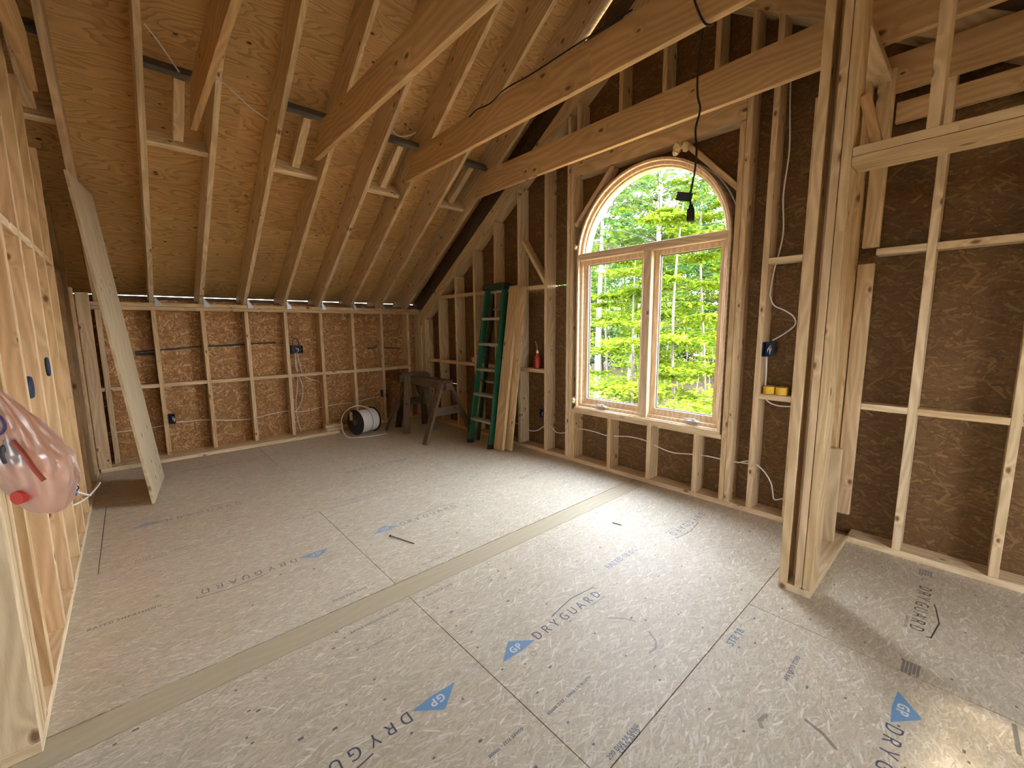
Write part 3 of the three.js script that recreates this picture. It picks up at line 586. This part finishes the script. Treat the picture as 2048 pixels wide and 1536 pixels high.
sawhorse('second dark sawhorse pushed into the corner behind the first', [0.60, 0, 0.44], 1.35, 0.42, 0.74, 0.20);
// cable spool
{
  const t = thing('cable_spool', 'spool of white cable with a black flange on the floor by the knee wall', 'cable spool');
  t.position.set(0.37, 0.165, 1.06); t.rotation.y = 0.28;
  const prof = (pts) => new THREE.LatheGeometry(pts.map((p) => new THREE.Vector2(...p)), 48);
  const put = (n, g, m) => { const o = mesh(n, g, m, t); o.rotation.x = Math.PI / 2; return o; };
  for (const s of [-1, 1]) put('flange', prof([[0.02, s * 0.135 - 0.004], [0.16, s * 0.135 - 0.004], [0.165, s * 0.135], [0.16, s * 0.135 + 0.004], [0.02, s * 0.135 + 0.004], [0.02, s * 0.135 - 0.004]]), M.black);
  const coil = []; for (let k = 0; k <= 60; k++) { const y = -0.128 + 0.256 * k / 60; coil.push([0.142 + 0.0035 * Math.abs(Math.sin(k * Math.PI / 2.6)), y]); }
  put('cable_coil', prof([[0.03, -0.128], ...coil, [0.03, 0.128]]), M.white);
  put('hub', prof([[0.0, 0.15], [0.03, 0.15], [0.034, 0.142], [0.03, -0.15], [0, -0.15]]), M.greyBlock);
  const lb = mesh('flange_label', new THREE.BoxGeometry(0.055, 0.11, 0.002), new THREE.MeshStandardMaterial({ color: 0xc9bd93, roughness: 0.7 }), t); lb.position.set(-0.075, 0.075, 0.141);
  mesh('strap', new THREE.TorusGeometry(0.147, 0.003, 6, 60), M.greyBlock, t).position.z = -0.02;
  const c = mesh('loose_cable', tubeGeo([[0.05, 0.16, -0.05], [-0.05, 0.2, 0.06], [-0.16, 0.13, 0.16], [-0.2, 0.0, 0.2], [-0.17, -0.05, 0.21], [-0.1, -0.1, 0.25], [0.02, -0.158, 0.27], [0.16, -0.16, 0.17], [0.25, -0.161, 0.0], [0.28, -0.161, -0.12]], 0.006, 8, 90), M.white); c.name = 'cable_end';
  t.add(c);
}
// two offcut blocks on the plate
[['pale two-by-four offcut lying on the knee wall plate, upper of two', 0.082, 1.36], ['pale two-by-four offcut under the other beside the cable spool', 0.040, 1.37]].forEach(([l, y, z], i) => tag(board(null, 'wood_block', M.lumber[2], 0.02, 0.11, y, y + 0.038, z - 0.12, z + 0.1 - i * 0.02), l, 'offcut', 'offcuts by the spool'));
// oil bottle on the blocking
{
  const t = thing('squeeze_bottle', 'red squeeze bottle with a long spout on the wall blocking', 'bottle'); t.position.set(2.43, 0.906, -0.05);
  mesh('body', new THREE.LatheGeometry([[0, 0], [0.032, 0], [0.034, 0.006], [0.034, 0.1], [0.03, 0.13], [0.012, 0.15], [0.012, 0.165], [0, 0.165]].map((p) => new THREE.Vector2(...p)), 28), M.red, t);
  const cap = mesh('cap', new THREE.LatheGeometry([[0, 0.165], [0.014, 0.165], [0.014, 0.185], [0.006, 0.2], [0, 0.2]].map((p) => new THREE.Vector2(...p)), 20), M.white, t);
  mesh('spout', tubeGeo([[0, 0.195, 0], [-0.008, 0.23, 0], [-0.02, 0.27, 0.0], [-0.034, 0.292, 0.0]], 0.0035, 8), M.yellow, cap);
}
// tape rolls
for (const [x, l] of [[4.695, 'yellow tape roll on the blocking, the one beside the stud with the cable'], [4.772, 'yellow tape roll on the blocking, the one beside the posts']]) {
  const m = mesh('tape_roll', new THREE.LatheGeometry([[0.02, 0], [0.0365, 0], [0.0375, 0.003], [0.0375, 0.052], [0.0365, 0.055], [0.02, 0.055], [0.02, 0]].map((p) => new THREE.Vector2(...p)), 36), M.yellow); m.position.set(x, 0.8805, -0.045); tag(m, l, 'tape', 'yellow tape rolls');
}
// electrical boxes: an open shell with wires inside
function elbox(label, [x, y, z], [w, h, d], turn, mat, wires) {
  const t = thing('electrical_box', label, 'electrical box', 'blue electrical boxes'); t.position.set(x, y, z); t.rotation.y = turn;
  const th = 0.004;
  for (const s of [-1, 1]) { board(t, 'side', mat, s * w / 2 - th / 2, s * w / 2 + th / 2, -h / 2, h / 2, -d, 0, 0.001); board(t, 'side', mat, -w / 2, w / 2, s * h / 2 - th / 2, s * h / 2 + th / 2, -d, 0, 0.001); }
  const back = board(t, 'back', mat, -w / 2, w / 2, -h / 2, h / 2, -d - th, -d, 0.001);
  for (let i = 0; i < wires; i++) { const u = -w * 0.3 + w * 0.6 * (i + 0.5) / wires; mesh('wire', tubeGeo([[u, h * 0.3, -d * 0.8], [u + 0.006, h * 0.1, -0.004], [u + 0.012, -h * 0.2, 0.008], [u, -h * 0.35, -d * 0.5]], 0.0032, 6), i % 2 ? M.white : M.black, t); mesh('wire', tubeGeo([[u + 0.01, h * 0.25, -d * 0.8], [u + 0.016, 0, 0.006], [u + 0.006, -h * 0.3, -0.01]], 0.0032, 6), M.white, t); }
  return t;
}
const HP = Math.PI / 2;
elbox('blue outlet box on a knee wall stud near the leaning plywood', [0.004, 0.415, 2.975], [0.055, 0.095, 0.07], HP, M.blueBox, 2);
elbox('wide blue switch box halfway up the knee wall', [0.004, 1.10, 1.70], [0.125, 0.095, 0.07], HP, M.blueBox, 3);
elbox('dark blue outlet box on the knee wall above the cable spool', [0.004, 0.43, 0.59], [0.055, 0.095, 0.07], HP, M.blueBox, 1);
elbox('blue outlet box low on the gable wall beside the leaning planks', [2.545, 0.43, 0.006], [0.055, 0.095, 0.07], 0, M.blueBox, 1);
elbox('blue switch box on the gable stud between the window and the posts', [4.677, 1.19, 0.006], [0.06, 0.095, 0.07], 0, M.blueBox, 2);
elbox('bright blue outlet box low on the stud wall below the plastic bag', [1.99, 0.40, 3.56], [0.055, 0.10, 0.06], Math.PI, M.blueBright, 1);
{
  const m = mesh('ceiling_box', new THREE.LatheGeometry([[0, 0], [0.045, 0], [0.05, 0.006], [0.05, 0.045], [0.046, 0.045], [0.044, 0.006], [0, 0.006]].map((p) => new THREE.Vector2(...p)), 30), M.blueBox); m.rotation.x = HP; m.position.set(2.85, 1.105, 3.57); tag(m, 'round blue box on a stud just above the plastic bag', 'electrical box', 'blue electrical boxes');
  const c = mesh('wire_coil', new THREE.TorusGeometry(0.045, 0.007, 8, 30), M.blueBox); c.scale.set(0.55, 0.95, 1); c.position.set(2.46, 1.17, 3.555); tag(c, 'dark coil of wire hanging on the stud wall past the plastic bag', 'wire coil');
}
// cables
const cable = (label, pts, r = 0.0045, mat = M.white, group = 'white electrical cables') => tag(mesh('electrical_cable', tubeGeo(pts, r, 6, pts.length * 8), mat), label, 'cable', group);
cable('white cable sagging through the knee wall studs from the outlet box to the corner', [[-0.09, 0.34, 3.52], [-0.08, 0.335, 3.27], [-0.06, 0.35, 3.05], [-0.05, 0.37, 2.97], [-0.08, 0.36, 2.85], [-0.09, 0.357, 2.73], [-0.09, 0.31, 2.45], [-0.09, 0.295, 2.25], [-0.09, 0.325, 2.0], [-0.09, 0.335, 1.84], [-0.09, 0.30, 1.65], [-0.09, 0.327, 1.45], [-0.09, 0.345, 1.2], [-0.09, 0.34, 1.02], [-0.08, 0.38, 0.7]]);
cable('white cable dropping straight from the wide switch box', [[-0.06, 1.06, 1.72], [-0.07, 0.95, 1.705], [-0.1, 0.80, 1.69], [-0.1, 0.6, 1.71], [-0.09, 0.4, 1.74], [-0.1, 0.2, 1.73], [-0.1, 0.05, 1.7]]);
cable('white cable making a wide loop below the wide switch box', [[-0.06, 1.06, 1.705], [-0.07, 0.9, 1.715], [-0.1, 0.79, 1.685], [-0.09, 0.6, 1.645], [-0.09, 0.42, 1.68], [-0.1, 0.3, 1.75]]);
cable('white cable running from under the switch box to the next bay', [[-0.05, 1.06, 1.69], [-0.08, 0.9, 1.66], [-0.1, 0.78, 1.63], [-0.09, 0.71, 1.55], [-0.09, 0.67, 1.44], [-0.09, 0.55, 1.38], [-0.1, 0.3, 1.37], [-0.1, 0.05, 1.36]]);
cable('dark grey cable pair curling over the wide switch box', [[-0.05, 1.15, 1.74], [-0.04, 1.22, 1.73], [-0.05, 1.235, 1.69], [-0.06, 1.2, 1.665], [-0.06, 1.14, 1.66]], 0.005, M.blueBox);
cable('blue grey cable run behind the knee studs to the switch box', [[-0.12, 1.14, 3.2], [-0.12, 1.15, 2.9], [-0.12, 1.17, 2.6], [-0.12, 1.185, 2.3], [-0.12, 1.19, 2.05], [-0.1, 1.185, 1.85], [-0.06, 1.15, 1.75]], 0.0035, new THREE.MeshStandardMaterial({ color: 0x454d56, roughness: 0.6 }));
cable('white cable strung through the cripple studs under the window', [[2.0, 0.24, -0.06], [2.135, 0.223, -0.06], [2.3, 0.185, -0.06], [2.42, 0.21, -0.06], [2.536, 0.279, -0.06], [2.62, 0.29, -0.06], [2.7, 0.24, -0.06], [2.789, 0.247, -0.06], [2.9, 0.29, -0.06], [3.02, 0.331, -0.06], [3.2, 0.335, -0.06], [3.324, 0.325, -0.06], [3.437, 0.337, -0.06], [3.6, 0.36, -0.06], [3.747, 0.355, -0.06], [3.854, 0.327, -0.06], [4.0, 0.303, -0.06], [4.174, 0.325, -0.06], [4.3, 0.337, -0.06], [4.45, 0.336, -0.06], [4.6, 0.35, -0.05]]);
cable('white cable looping down beside the posts near the floor', [[4.52, 0.338, -0.05], [4.6, 0.37, -0.05], [4.68, 0.335, -0.05], [4.745, 0.25, -0.05], [4.765, 0.17, -0.05], [4.775, 0.132, -0.05], [4.82, 0.15, -0.05], [4.9, 0.2, -0.05], [5.05, 0.22, -0.05]]);
cable('white cable bowing out above the switch box near the posts', [[4.65, 1.56, -0.06], [4.68, 1.49, -0.06], [4.75, 1.45, -0.06], [4.8, 1.41, -0.06], [4.815, 1.36, -0.06], [4.76, 1.30, -0.06], [4.69, 1.25, -0.05]]);
cable('white cable stapled up the stud between the window and the posts', [[4.675, 2.95, -0.07], [4.685, 2.75, -0.07], [4.70, 2.48, -0.07], [4.685, 2.2, -0.07], [4.70, 1.95, -0.07], [4.66, 1.7, -0.07], [4.65, 1.56, -0.06]]);
cable('white cable curling under the tape rolls from the blue switch box', [[4.66, 1.14, -0.05], [4.665, 1.0, -0.06], [4.665, 0.86, -0.07], [4.69, 0.825, -0.05], [4.76, 0.805, -0.04], [4.85, 0.81, -0.05]]);
cable('white cable end poking out of the bright blue outlet box', [[1.98, 0.36, 3.56], [1.9, 0.31, 3.53], [1.8, 0.27, 3.52], [1.72, 0.25, 3.56]], 0.006);
cable('white cable end sticking out past the studs below the plastic bag', [[2.0, 0.28, 3.6], [1.85, 0.265, 3.545], [1.6, 0.26, 3.5], [1.42, 0.245, 3.49]], 0.006);
{ // ends of white cable up between the rafters
  const n = V(-sinR, cosR, 0), on = (x, h, z) => { const p = V(x, RB + SLOPE * x, z).addScaledVector(n, h); return [p.x, p.y, p.z]; };
  cable('white cable end sticking out over the grey block nearest the open stud wall', [on(2.2, 0.02, 2.99), on(2.12, 0.04, 2.92), on(2.02, 0.08, 2.85), on(1.95, 0.1, 2.8)], 0.005);
  cable('white cable draped between rafters beside the tall tie', [on(1.98, 0.16, 2.6), on(1.95, 0.1, 2.5), on(1.9, 0.08, 2.4), on(1.84, 0.1, 2.27)], 0.0045);
  cable('white cable bowed over the grey block in the middle bay', [on(2.06, 0.12, 1.38), on(2.03, 0.06, 1.28), on(2.05, 0.08, 1.17), on(2.06, 0.14, 1.09)], 0.0045);
}
cable('black cord running along the top edge of the collar tie', [[2.9, 2.93, 1.165], [3.0, 2.945, 1.17], [3.15, 2.935, 1.165], [3.3, 2.96, 1.17], [3.55, 2.955, 1.165], [3.9, 2.955, 1.17], [4.3, 2.957, 1.165]], 0.0045, M.black, 'black cords on the ties');
// pendant cord with socket and tag
{
  const t = thing('hanging_cord', 'black lamp cord hanging from the collar tie in front of the window', 'cord');
  mesh('cord', tubeGeo([[4.56, 2.97, 1.16], [4.6, 2.93, 1.172], [4.64, 2.80, 1.172], [4.68, 2.712, 1.15], [4.70, 2.712, 1.125], [4.66, 2.74, 1.108], [4.63, 2.6, 1.1], [4.632, 2.45, 1.1], [4.648, 2.38, 1.1], [4.63, 2.3, 1.1], [4.64, 2.2, 1.1], [4.635, 2.1, 1.1], [4.62, 2.0, 1.1], [4.625, 1.93, 1.1]], 0.005, 8, 120), M.black, t);
  const so = mesh('lamp_socket', new THREE.LatheGeometry([[0, 0.055], [0.008, 0.055], [0.012, 0.04], [0.018, 0.03], [0.019, -0.02], [0.015, -0.025], [0, -0.02]].map((p) => new THREE.Vector2(...p)), 24), M.black, t); so.position.set(4.625, 1.895, 1.1);
  const tg = mesh('warning_tag', chamferBox(0.075, 0.042, 0.003, 0.001), M.steel, t); tg.position.set(4.588, 1.995, 1.1); tg.rotation.set(0, 0.4, -0.22);
}
// foam at the window
for (const [i, [x, y, z, r, l]] of [[3.965, 2.70, -0.005, 0.03, 'foam lump on top of the window arch'], [4.03, 2.685, 0.0, 0.026, 'foam drip beside the lump on the arch top'], [3.955, 2.665, 0.004, 0.022, 'foam drop hanging over the arch edge'], [2.992, 2.10, 0.0, 0.02, 'foam lump where the arch springs near the stepladder'], [2.985, 0.63, 0.0, 0.024, 'foam lump at the window sill corner nearer the stepladder']].entries()) {
  const g = new THREE.IcosahedronGeometry(r, 3), p = g.attributes.position; for (let k = 0; k < p.count; k++) { const v = V(p.getX(k), p.getY(k), p.getZ(k)); v.multiplyScalar(1 + 0.45 * noise.noise(v.x * 60 + i * 9, v.y * 60, v.z * 60)); p.setXYZ(k, v.x, v.y * 1.3, v.z); } g.computeVertexNormals();
  const m = mesh('foam_lump', g, M.foam); m.position.set(x, y, z); tag(m, 'cream ' + l, 'foam', 'spray foam lumps');
}
// bag on the foreground wall
{
  const t = thing('plastic_bag', 'translucent pinkish plastic shopping bag hanging on the open stud wall', 'bag'); t.position.set(3.88, 1.012, 3.458); t.rotation.y = 0.83; t.scale.setScalar(0.70);
  const g = new THREE.SphereGeometry(1, 72, 56), p = g.attributes.position;
  for (let k = 0; k < p.count; k++) {
    const v = V(p.getX(k), p.getY(k), p.getZ(k)), h = (v.y + 1) / 2, an = Math.atan2(v.z, v.x);      // h: 0 at the bottom
    const w = h < 0.4 ? 0.72 + 0.28 * Math.sin(h / 0.4 * HP) : 1 - 0.84 * Math.pow((h - 0.4) / 0.6, 1.1);
    const fold = 1 + 0.10 * noise.noise(Math.cos(an) * 2.4, Math.sin(an) * 2.4, v.y * 1.6) + 0.11 * Math.sin(an * 13 + v.y * 3 + 2 * noise.noise(an, v.y * 2, 1)) * (0.3 + h) + 0.09 * noise.noise(Math.cos(an) * 6, v.y * 5, Math.sin(an) * 6);
    const rad = Math.hypot(v.x, v.z) > 1e-4 ? Math.pow(Math.hypot(v.x, v.z), 0.5) / Math.hypot(v.x, v.z) : 0;
    p.setXYZ(k, v.x * rad * w * fold * 0.165 - 0.15 * Math.pow(h, 1.6) + 0.01, (v.y < 0 ? -Math.pow(-v.y, 1.2) : v.y) * 0.262 + 0.02 * v.x, v.z * rad * w * fold * 0.07);
  }
  g.computeVertexNormals();
  const bagMat = new THREE.MeshPhysicalMaterial({ color: 0xf0d8ca, transmission: 0.66, roughness: 0.28, thickness: 0, side: THREE.DoubleSide, clearcoat: 0.6, clearcoatRoughness: 0.2 });
  const body = mesh('bag_body', g, bagMat, t);
  mesh('print_ring', new THREE.TorusGeometry(0.04, 0.006, 8, 40), new THREE.MeshStandardMaterial({ color: 0x4a4470, roughness: 0.5 }), body).position.set(-0.085, 0.125, 0.056);
  mesh('print_stripe', tubeGeo([[-0.01, 0.06, 0.066], [0.03, 0.01, 0.071], [0.06, -0.05, 0.07], [0.085, -0.1, 0.064]], 0.008, 8), new THREE.MeshStandardMaterial({ color: 0xa84a38, roughness: 0.5 }), body);
  mesh('handle', tubeGeo([[-0.12, 0.24, 0], [-0.17, 0.31, -0.03], [-0.2, 0.37, -0.06], [-0.21, 0.31, -0.04], [-0.17, 0.23, 0]], 0.008, 8), bagMat, t);
  const inside = (n, geo, mat, x, y, z, l) => { const m = mesh(n, geo, mat); m.position.copy(V(x, y, z).multiplyScalar(0.7).applyAxisAngle(Y3, 0.83)).add(V(3.88, 1.012, 3.458)); m.scale.setScalar(0.7); return tag(m, l, 'packaging', null); };
  const can = inside('red_can', new THREE.CylinderGeometry(0.027, 0.027, 0.05, 24), M.red, -0.03, -0.17, 0.045, 'small red can lying in the bottom of the plastic bag'); can.rotation.set(HP, 0, -0.83);
  inside('dark_jar', new THREE.LatheGeometry([[0, 0], [0.03, 0], [0.033, 0.01], [0.033, 0.07], [0.02, 0.085], [0.02, 0.1], [0, 0.1]].map((q) => new THREE.Vector2(...q)), 24), M.black, -0.065, -0.04, 0.03, 'dark jar showing through the middle of the plastic bag');
}
// nails and splinters on the floor
const bit = (n, A, B, r, mat, l, c) => { const m = mesh(n, tubeGeo([A, [(A[0] + B[0]) / 2, A[1] + 0.001, (A[2] + B[2]) / 2], B], r, 6, 4), mat); tag(m, l, c); return m; };
{
  const t = thing('nail', 'long steel nail lying on the floor near the filler strip', 'nail'); mesh('shank', tubeGeo([[3.179, 0.006, 2.083], [3.27, 0.004, 2.05], [3.371, 0.003, 2.018]], 0.0026, 8), M.steel, t); const h = mesh('head', new THREE.CylinderGeometry(0.006, 0.006, 0.002, 14), M.steel, t); h.position.set(3.177, 0.006, 2.084); h.rotation.z = HP;
}
bit('wood_splinter', [4.054, 0.003, 0.86], [4.118, 0.003, 0.846], 0.003, M.oldWood, 'dark wood splinter on the bright floor in front of the window', 'splinter');
bit('wood_splinter', [4.99, 0.003, 2.29], [5.0, 0.004, 2.34], 0.003, M.lumber[2], 'pale wood splinter beside the sheet seam and the small print', 'splinter');
console.log('things done');

// ---------------------------------------------------------------- outdoors
seed = 77123;
{
  const g = new THREE.PlaneGeometry(160, 160, 80, 80); g.rotateX(-HP);
  const p = g.attributes.position; for (let i = 0; i < p.count; i++) { const x = p.getX(i) + 3.7, z = p.getZ(i); const d = Math.max(0, -z - 6); p.setY(i, -3.3 + d * 0.055 + 0.4 * noise.noise(x * 0.1, z * 0.1, 5)); }
  g.computeVertexNormals();
  const c = canvasOf(512, 512), k = c.getContext('2d'); k.fillStyle = 'rgb(120,98,78)'; k.fillRect(0, 0, 512, 512);
  for (let i = 0; i < 5000; i++) { k.fillStyle = ['rgb(150,122,96)', 'rgb(96,78,60)', 'rgb(128,110,70)', 'rgb(110,120,60)', 'rgb(165,140,115)'][Math.floor(rnd() * 5)]; k.save(); k.translate(rnd() * 512, rnd() * 512); k.rotate(rnd() * 7); k.fillRect(-5, -2, 10, 4); k.restore(); }
  const m = mesh('ground', g, new THREE.MeshStandardMaterial({ map: asTexture(c, 60, 60), roughness: 1 })); m.position.x = 3.7; tag(m, 'leaf covered forest floor outside the window', 'ground', null, 'structure');
}
const bark = [[150, 147, 140], [92, 86, 78], [66, 60, 52]].map((b) => { const c = canvasOf(128, 512), k = c.getContext('2d'); k.fillStyle = rgb(b); k.fillRect(0, 0, 128, 512); for (let i = 0; i < 500; i++) { k.globalAlpha = rr(0.1, 0.6); k.fillStyle = rnd() < 0.5 ? rgb(b, 0.55) : rgb(b, 1.15); k.fillRect(rnd() * 128, rnd() * 512, rr(3, 26), rr(1, 5)); } return new THREE.MeshStandardMaterial({ map: asTexture(c, 1, 1), roughness: 0.9 }); });
const leafGeo = (() => { const g = new THREE.BufferGeometry(); g.setAttribute('position', new THREE.Float32BufferAttribute([0, 0, 0, 0.35, 0.06, 0.28, 1, 0, 0, 0.35, 0.06, -0.28], 3)); g.setIndex([0, 1, 2, 0, 2, 3]); g.computeVertexNormals(); return g; })();
const leafMat = (hex) => new THREE.MeshPhysicalMaterial({ color: hex, transmission: 0.25, roughness: 1, specularIntensity: 0, thickness: 0, side: THREE.DoubleSide });
const LEAF = leafMat(0xffffff);
function tree(name, label, x, z, h, r, lean, barkMat, leaves, o) {
  const y0 = -3.4 + Math.max(0, -z - 6) * 0.055;
  const t = thing(name, label, 'tree', 'trees beyond the window'); t.position.set(x, y0, z);
  const tp = [], n = 7; for (let i = 0; i <= n; i++) { const f = i / n; tp.push(V(lean[0] * f * h + 0.12 * Math.sin(f * 5 + x), f * h, lean[1] * f * h + 0.12 * Math.sin(f * 4 + z))); }
  const cv = new THREE.CatmullRomCurve3(tp), g = new THREE.TubeGeometry(cv, 24, r, 8), p = g.attributes.position;
  for (let i = 0; i < p.count; i++) { const f = Math.floor(i / 9) / 24, c = cv.getPointAt(Math.min(1, f)), k = 1 - 0.75 * f; p.setXYZ(i, c.x + (p.getX(i) - c.x) * k, c.y + (p.getY(i) - c.y) * k, c.z + (p.getZ(i) - c.z) * k); }
  const uv = g.attributes.uv; for (let i = 0; i < uv.count; i++) uv.setXY(i, uv.getY(i), uv.getX(i) * h);
  mesh('trunk', g, barkMat, t);
  const im = leaves ? new THREE.InstancedMesh(leafGeo, LEAF, leaves) : null, brs = [], q = new THREE.Quaternion(), e = new THREE.Euler(), mt = new THREE.Matrix4(), col = new THREE.Color();
  const nb = o.branches; let k = 0;
  for (let b = 0; b < nb; b++) {
    const f = o.f0 + (o.f1 - o.f0) * (b + rnd()) / nb, s = cv.getPointAt(Math.min(0.99, f)), a = rnd() * Math.PI * 2, L = o.reach * (1.15 - 0.75 * (f - o.f0) / (o.f1 - o.f0)) * rr(0.6, 1.15);
    const end = s.clone().add(V(Math.cos(a) * L, L * o.rise * rr(0.5, 1.4), Math.sin(a) * L)), mid = s.clone().lerp(end, 0.5).add(V(0, L * 0.06, 0));
    const bc = new THREE.CatmullRomCurve3([s, mid, end]); brs.push(new THREE.TubeGeometry(bc, 5, Math.max(0.004, r * 0.08), 4));
    if (!im) continue;
    for (let i = 0; i < Math.floor(leaves / nb); i++) {
      const u = 0.25 + 0.75 * Math.sqrt(rnd()), c = bc.getPoint(u), w = L * 0.34 * (0.35 + u * 0.75);
      const pos = c.add(V((rnd() + rnd() - 1) * w, (rnd() + rnd() - 1) * w * o.thick, (rnd() + rnd() - 1) * w));
      e.set(rr(-0.5, 0.5), rnd() * 6.28, rr(-0.6, 0.3)); q.setFromEuler(e); const sc = o.size * rr(0.6, 1.3);
      mt.compose(pos, q, V(sc, sc, sc)); im.setMatrixAt(k, mt); const cc = o.tones[Math.floor(rnd() * o.tones.length)]; col.setRGB(cc[0] * rr(0.8, 1.15), cc[1] * rr(0.85, 1.12), cc[2]); im.setColorAt(k, col); k++;
    }
  }
  if (im) { im.count = k; im.name = 'foliage'; im.userData.kind = 'stuff'; im.castShadow = im.receiveShadow = true; t.add(im); }
  mesh('branches', mergeGeometries(brs), bark[2], t).userData.kind = 'stuff';
  return t;
}
{
  const spring = [[0.15, 0.22, 0.014], [0.12, 0.20, 0.012], [0.18, 0.23, 0.022], [0.095, 0.17, 0.012]], mid = [[0.075, 0.15, 0.035], [0.10, 0.175, 0.04], [0.06, 0.125, 0.03]], dark = [[0.028, 0.07, 0.038], [0.036, 0.085, 0.045], [0.045, 0.1, 0.05]];
  const beech = { branches: 44, f0: 0.15, f1: 0.98, reach: 2.6, rise: 0.10, thick: 0.14, size: 0.125, tones: spring };
  const open = { branches: 40, f0: 0.3, f1: 1, reach: 3.0, rise: 0.3, thick: 0.5, size: 0.19, tones: mid };
  const fir = { branches: 70, f0: 0.06, f1: 1, reach: 2.6, rise: -0.1, thick: 0.25, size: 0.24, tones: dark };
  // along a ray from the room: px is the horizontal pixel in the picture, depth the distance along z
  const at = (sx, z) => 5.6559 + sx * (3.234 - z);          // sx: x per unit of z
  tree('birch_tree', 'pale grey birch with a straight trunk behind the pane nearer the stepladder', at(-0.735, -8.5), -8.5, 9.5, 0.13, [0.0, 0.0], bark[0], 1500, { ...open, f0: 0.7 });
  tree('birch_tree', 'thick leaning pale trunk behind the pane nearer the posts', at(-0.585, -8.0), -8.0, 9, 0.15, [0.045, 0.0], bark[0], 1500, { ...open, f0: 0.7 });
  tree('birch_tree', 'thin leaning trunk between the two panes', at(-0.645, -10), -10, 8.5, 0.07, [0.07, 0.0], bark[0], 1500, { ...open, f0: 0.6 });
  tree('bare_sapling', 'thin bare sapling with short level twigs beside the straight birch', at(-0.775, -7.5), -7.5, 5.5, 0.03, [0.0, 0.0], bark[1], 0, { branches: 40, f0: 0.2, f1: 1, reach: 0.35, rise: -0.1 });
  const B = [[-0.50, -6.2, 7.5, 'young yellow-green beech spreading across the pane nearer the posts'], [-0.63, -6.0, 6.4, 'young yellow-green beech behind the middle of the window'], [-0.44, -8.5, 9, 'taller yellow-green beech behind the jamb nearer the posts'], [-0.56, -10.5, 9.5, 'tall pale green beech behind the thick leaning trunk'], [-0.70, -12, 10, 'tall pale green beech behind the straight birch'], [-0.36, -10.5, 9.5, 'pale green beech half hidden by the jamb nearer the posts']];
  for (const [s, z, h, l] of B) tree('beech_tree', l, at(s, z), z, h, 0.06, [rr(-0.02, 0.02), rr(-0.02, 0.02)], bark[1], 14000, { ...beech, reach: h * 0.30 });
  for (let i = 0; i < 12; i++) { const s = -0.92 + i * 0.065, z = -16 - (i * 7 % 5) * 1.8; tree('maple_tree', 'mid green broadleaf tree in the second row of the forest', at(s, z), z, rr(9.5, 12), 0.1, [rr(-0.02, 0.02), 0], bark[i % 3], 13000, { ...open, reach: 3.2, f0: 0.15 }); }
  for (let i = 0; i < 14; i++) { const s = -0.95 + i * 0.058, z = -25 - (i * 5 % 4) * 2.2; tree('fir_tree', 'dark green fir in the rear of the forest', at(s, z), z, rr(10, 13), 0.12, [0, 0], bark[2], 13000, { ...fir, reach: 3.0 }); }
  for (let i = 0; i < 9; i++) { const s = -0.62 + i * 0.028, z = -11 - (i * 3 % 4); tree('bare_sapling', 'slender bare stem rising from the forest floor', at(s, z), z, rr(3, 5), 0.025, [rr(-0.06, 0.06), 0], bark[0], 0, { branches: 8, f0: 0.4, f1: 1, reach: 0.6, rise: 0.6 }); }
  // unseen tree added to filter the sun before the right knee wall
  tree('beech_tree', 'added unseen beech filtering the sun outside the knee wall opposite the cable spool', 12.5, 2.4, 11, 0.14, [0, 0], bark[1], 9000, { ...beech, reach: 2.6, thick: 0.5, f0: 0.35 });
}
console.log('outdoors done');
renderer.render(scene, camera);
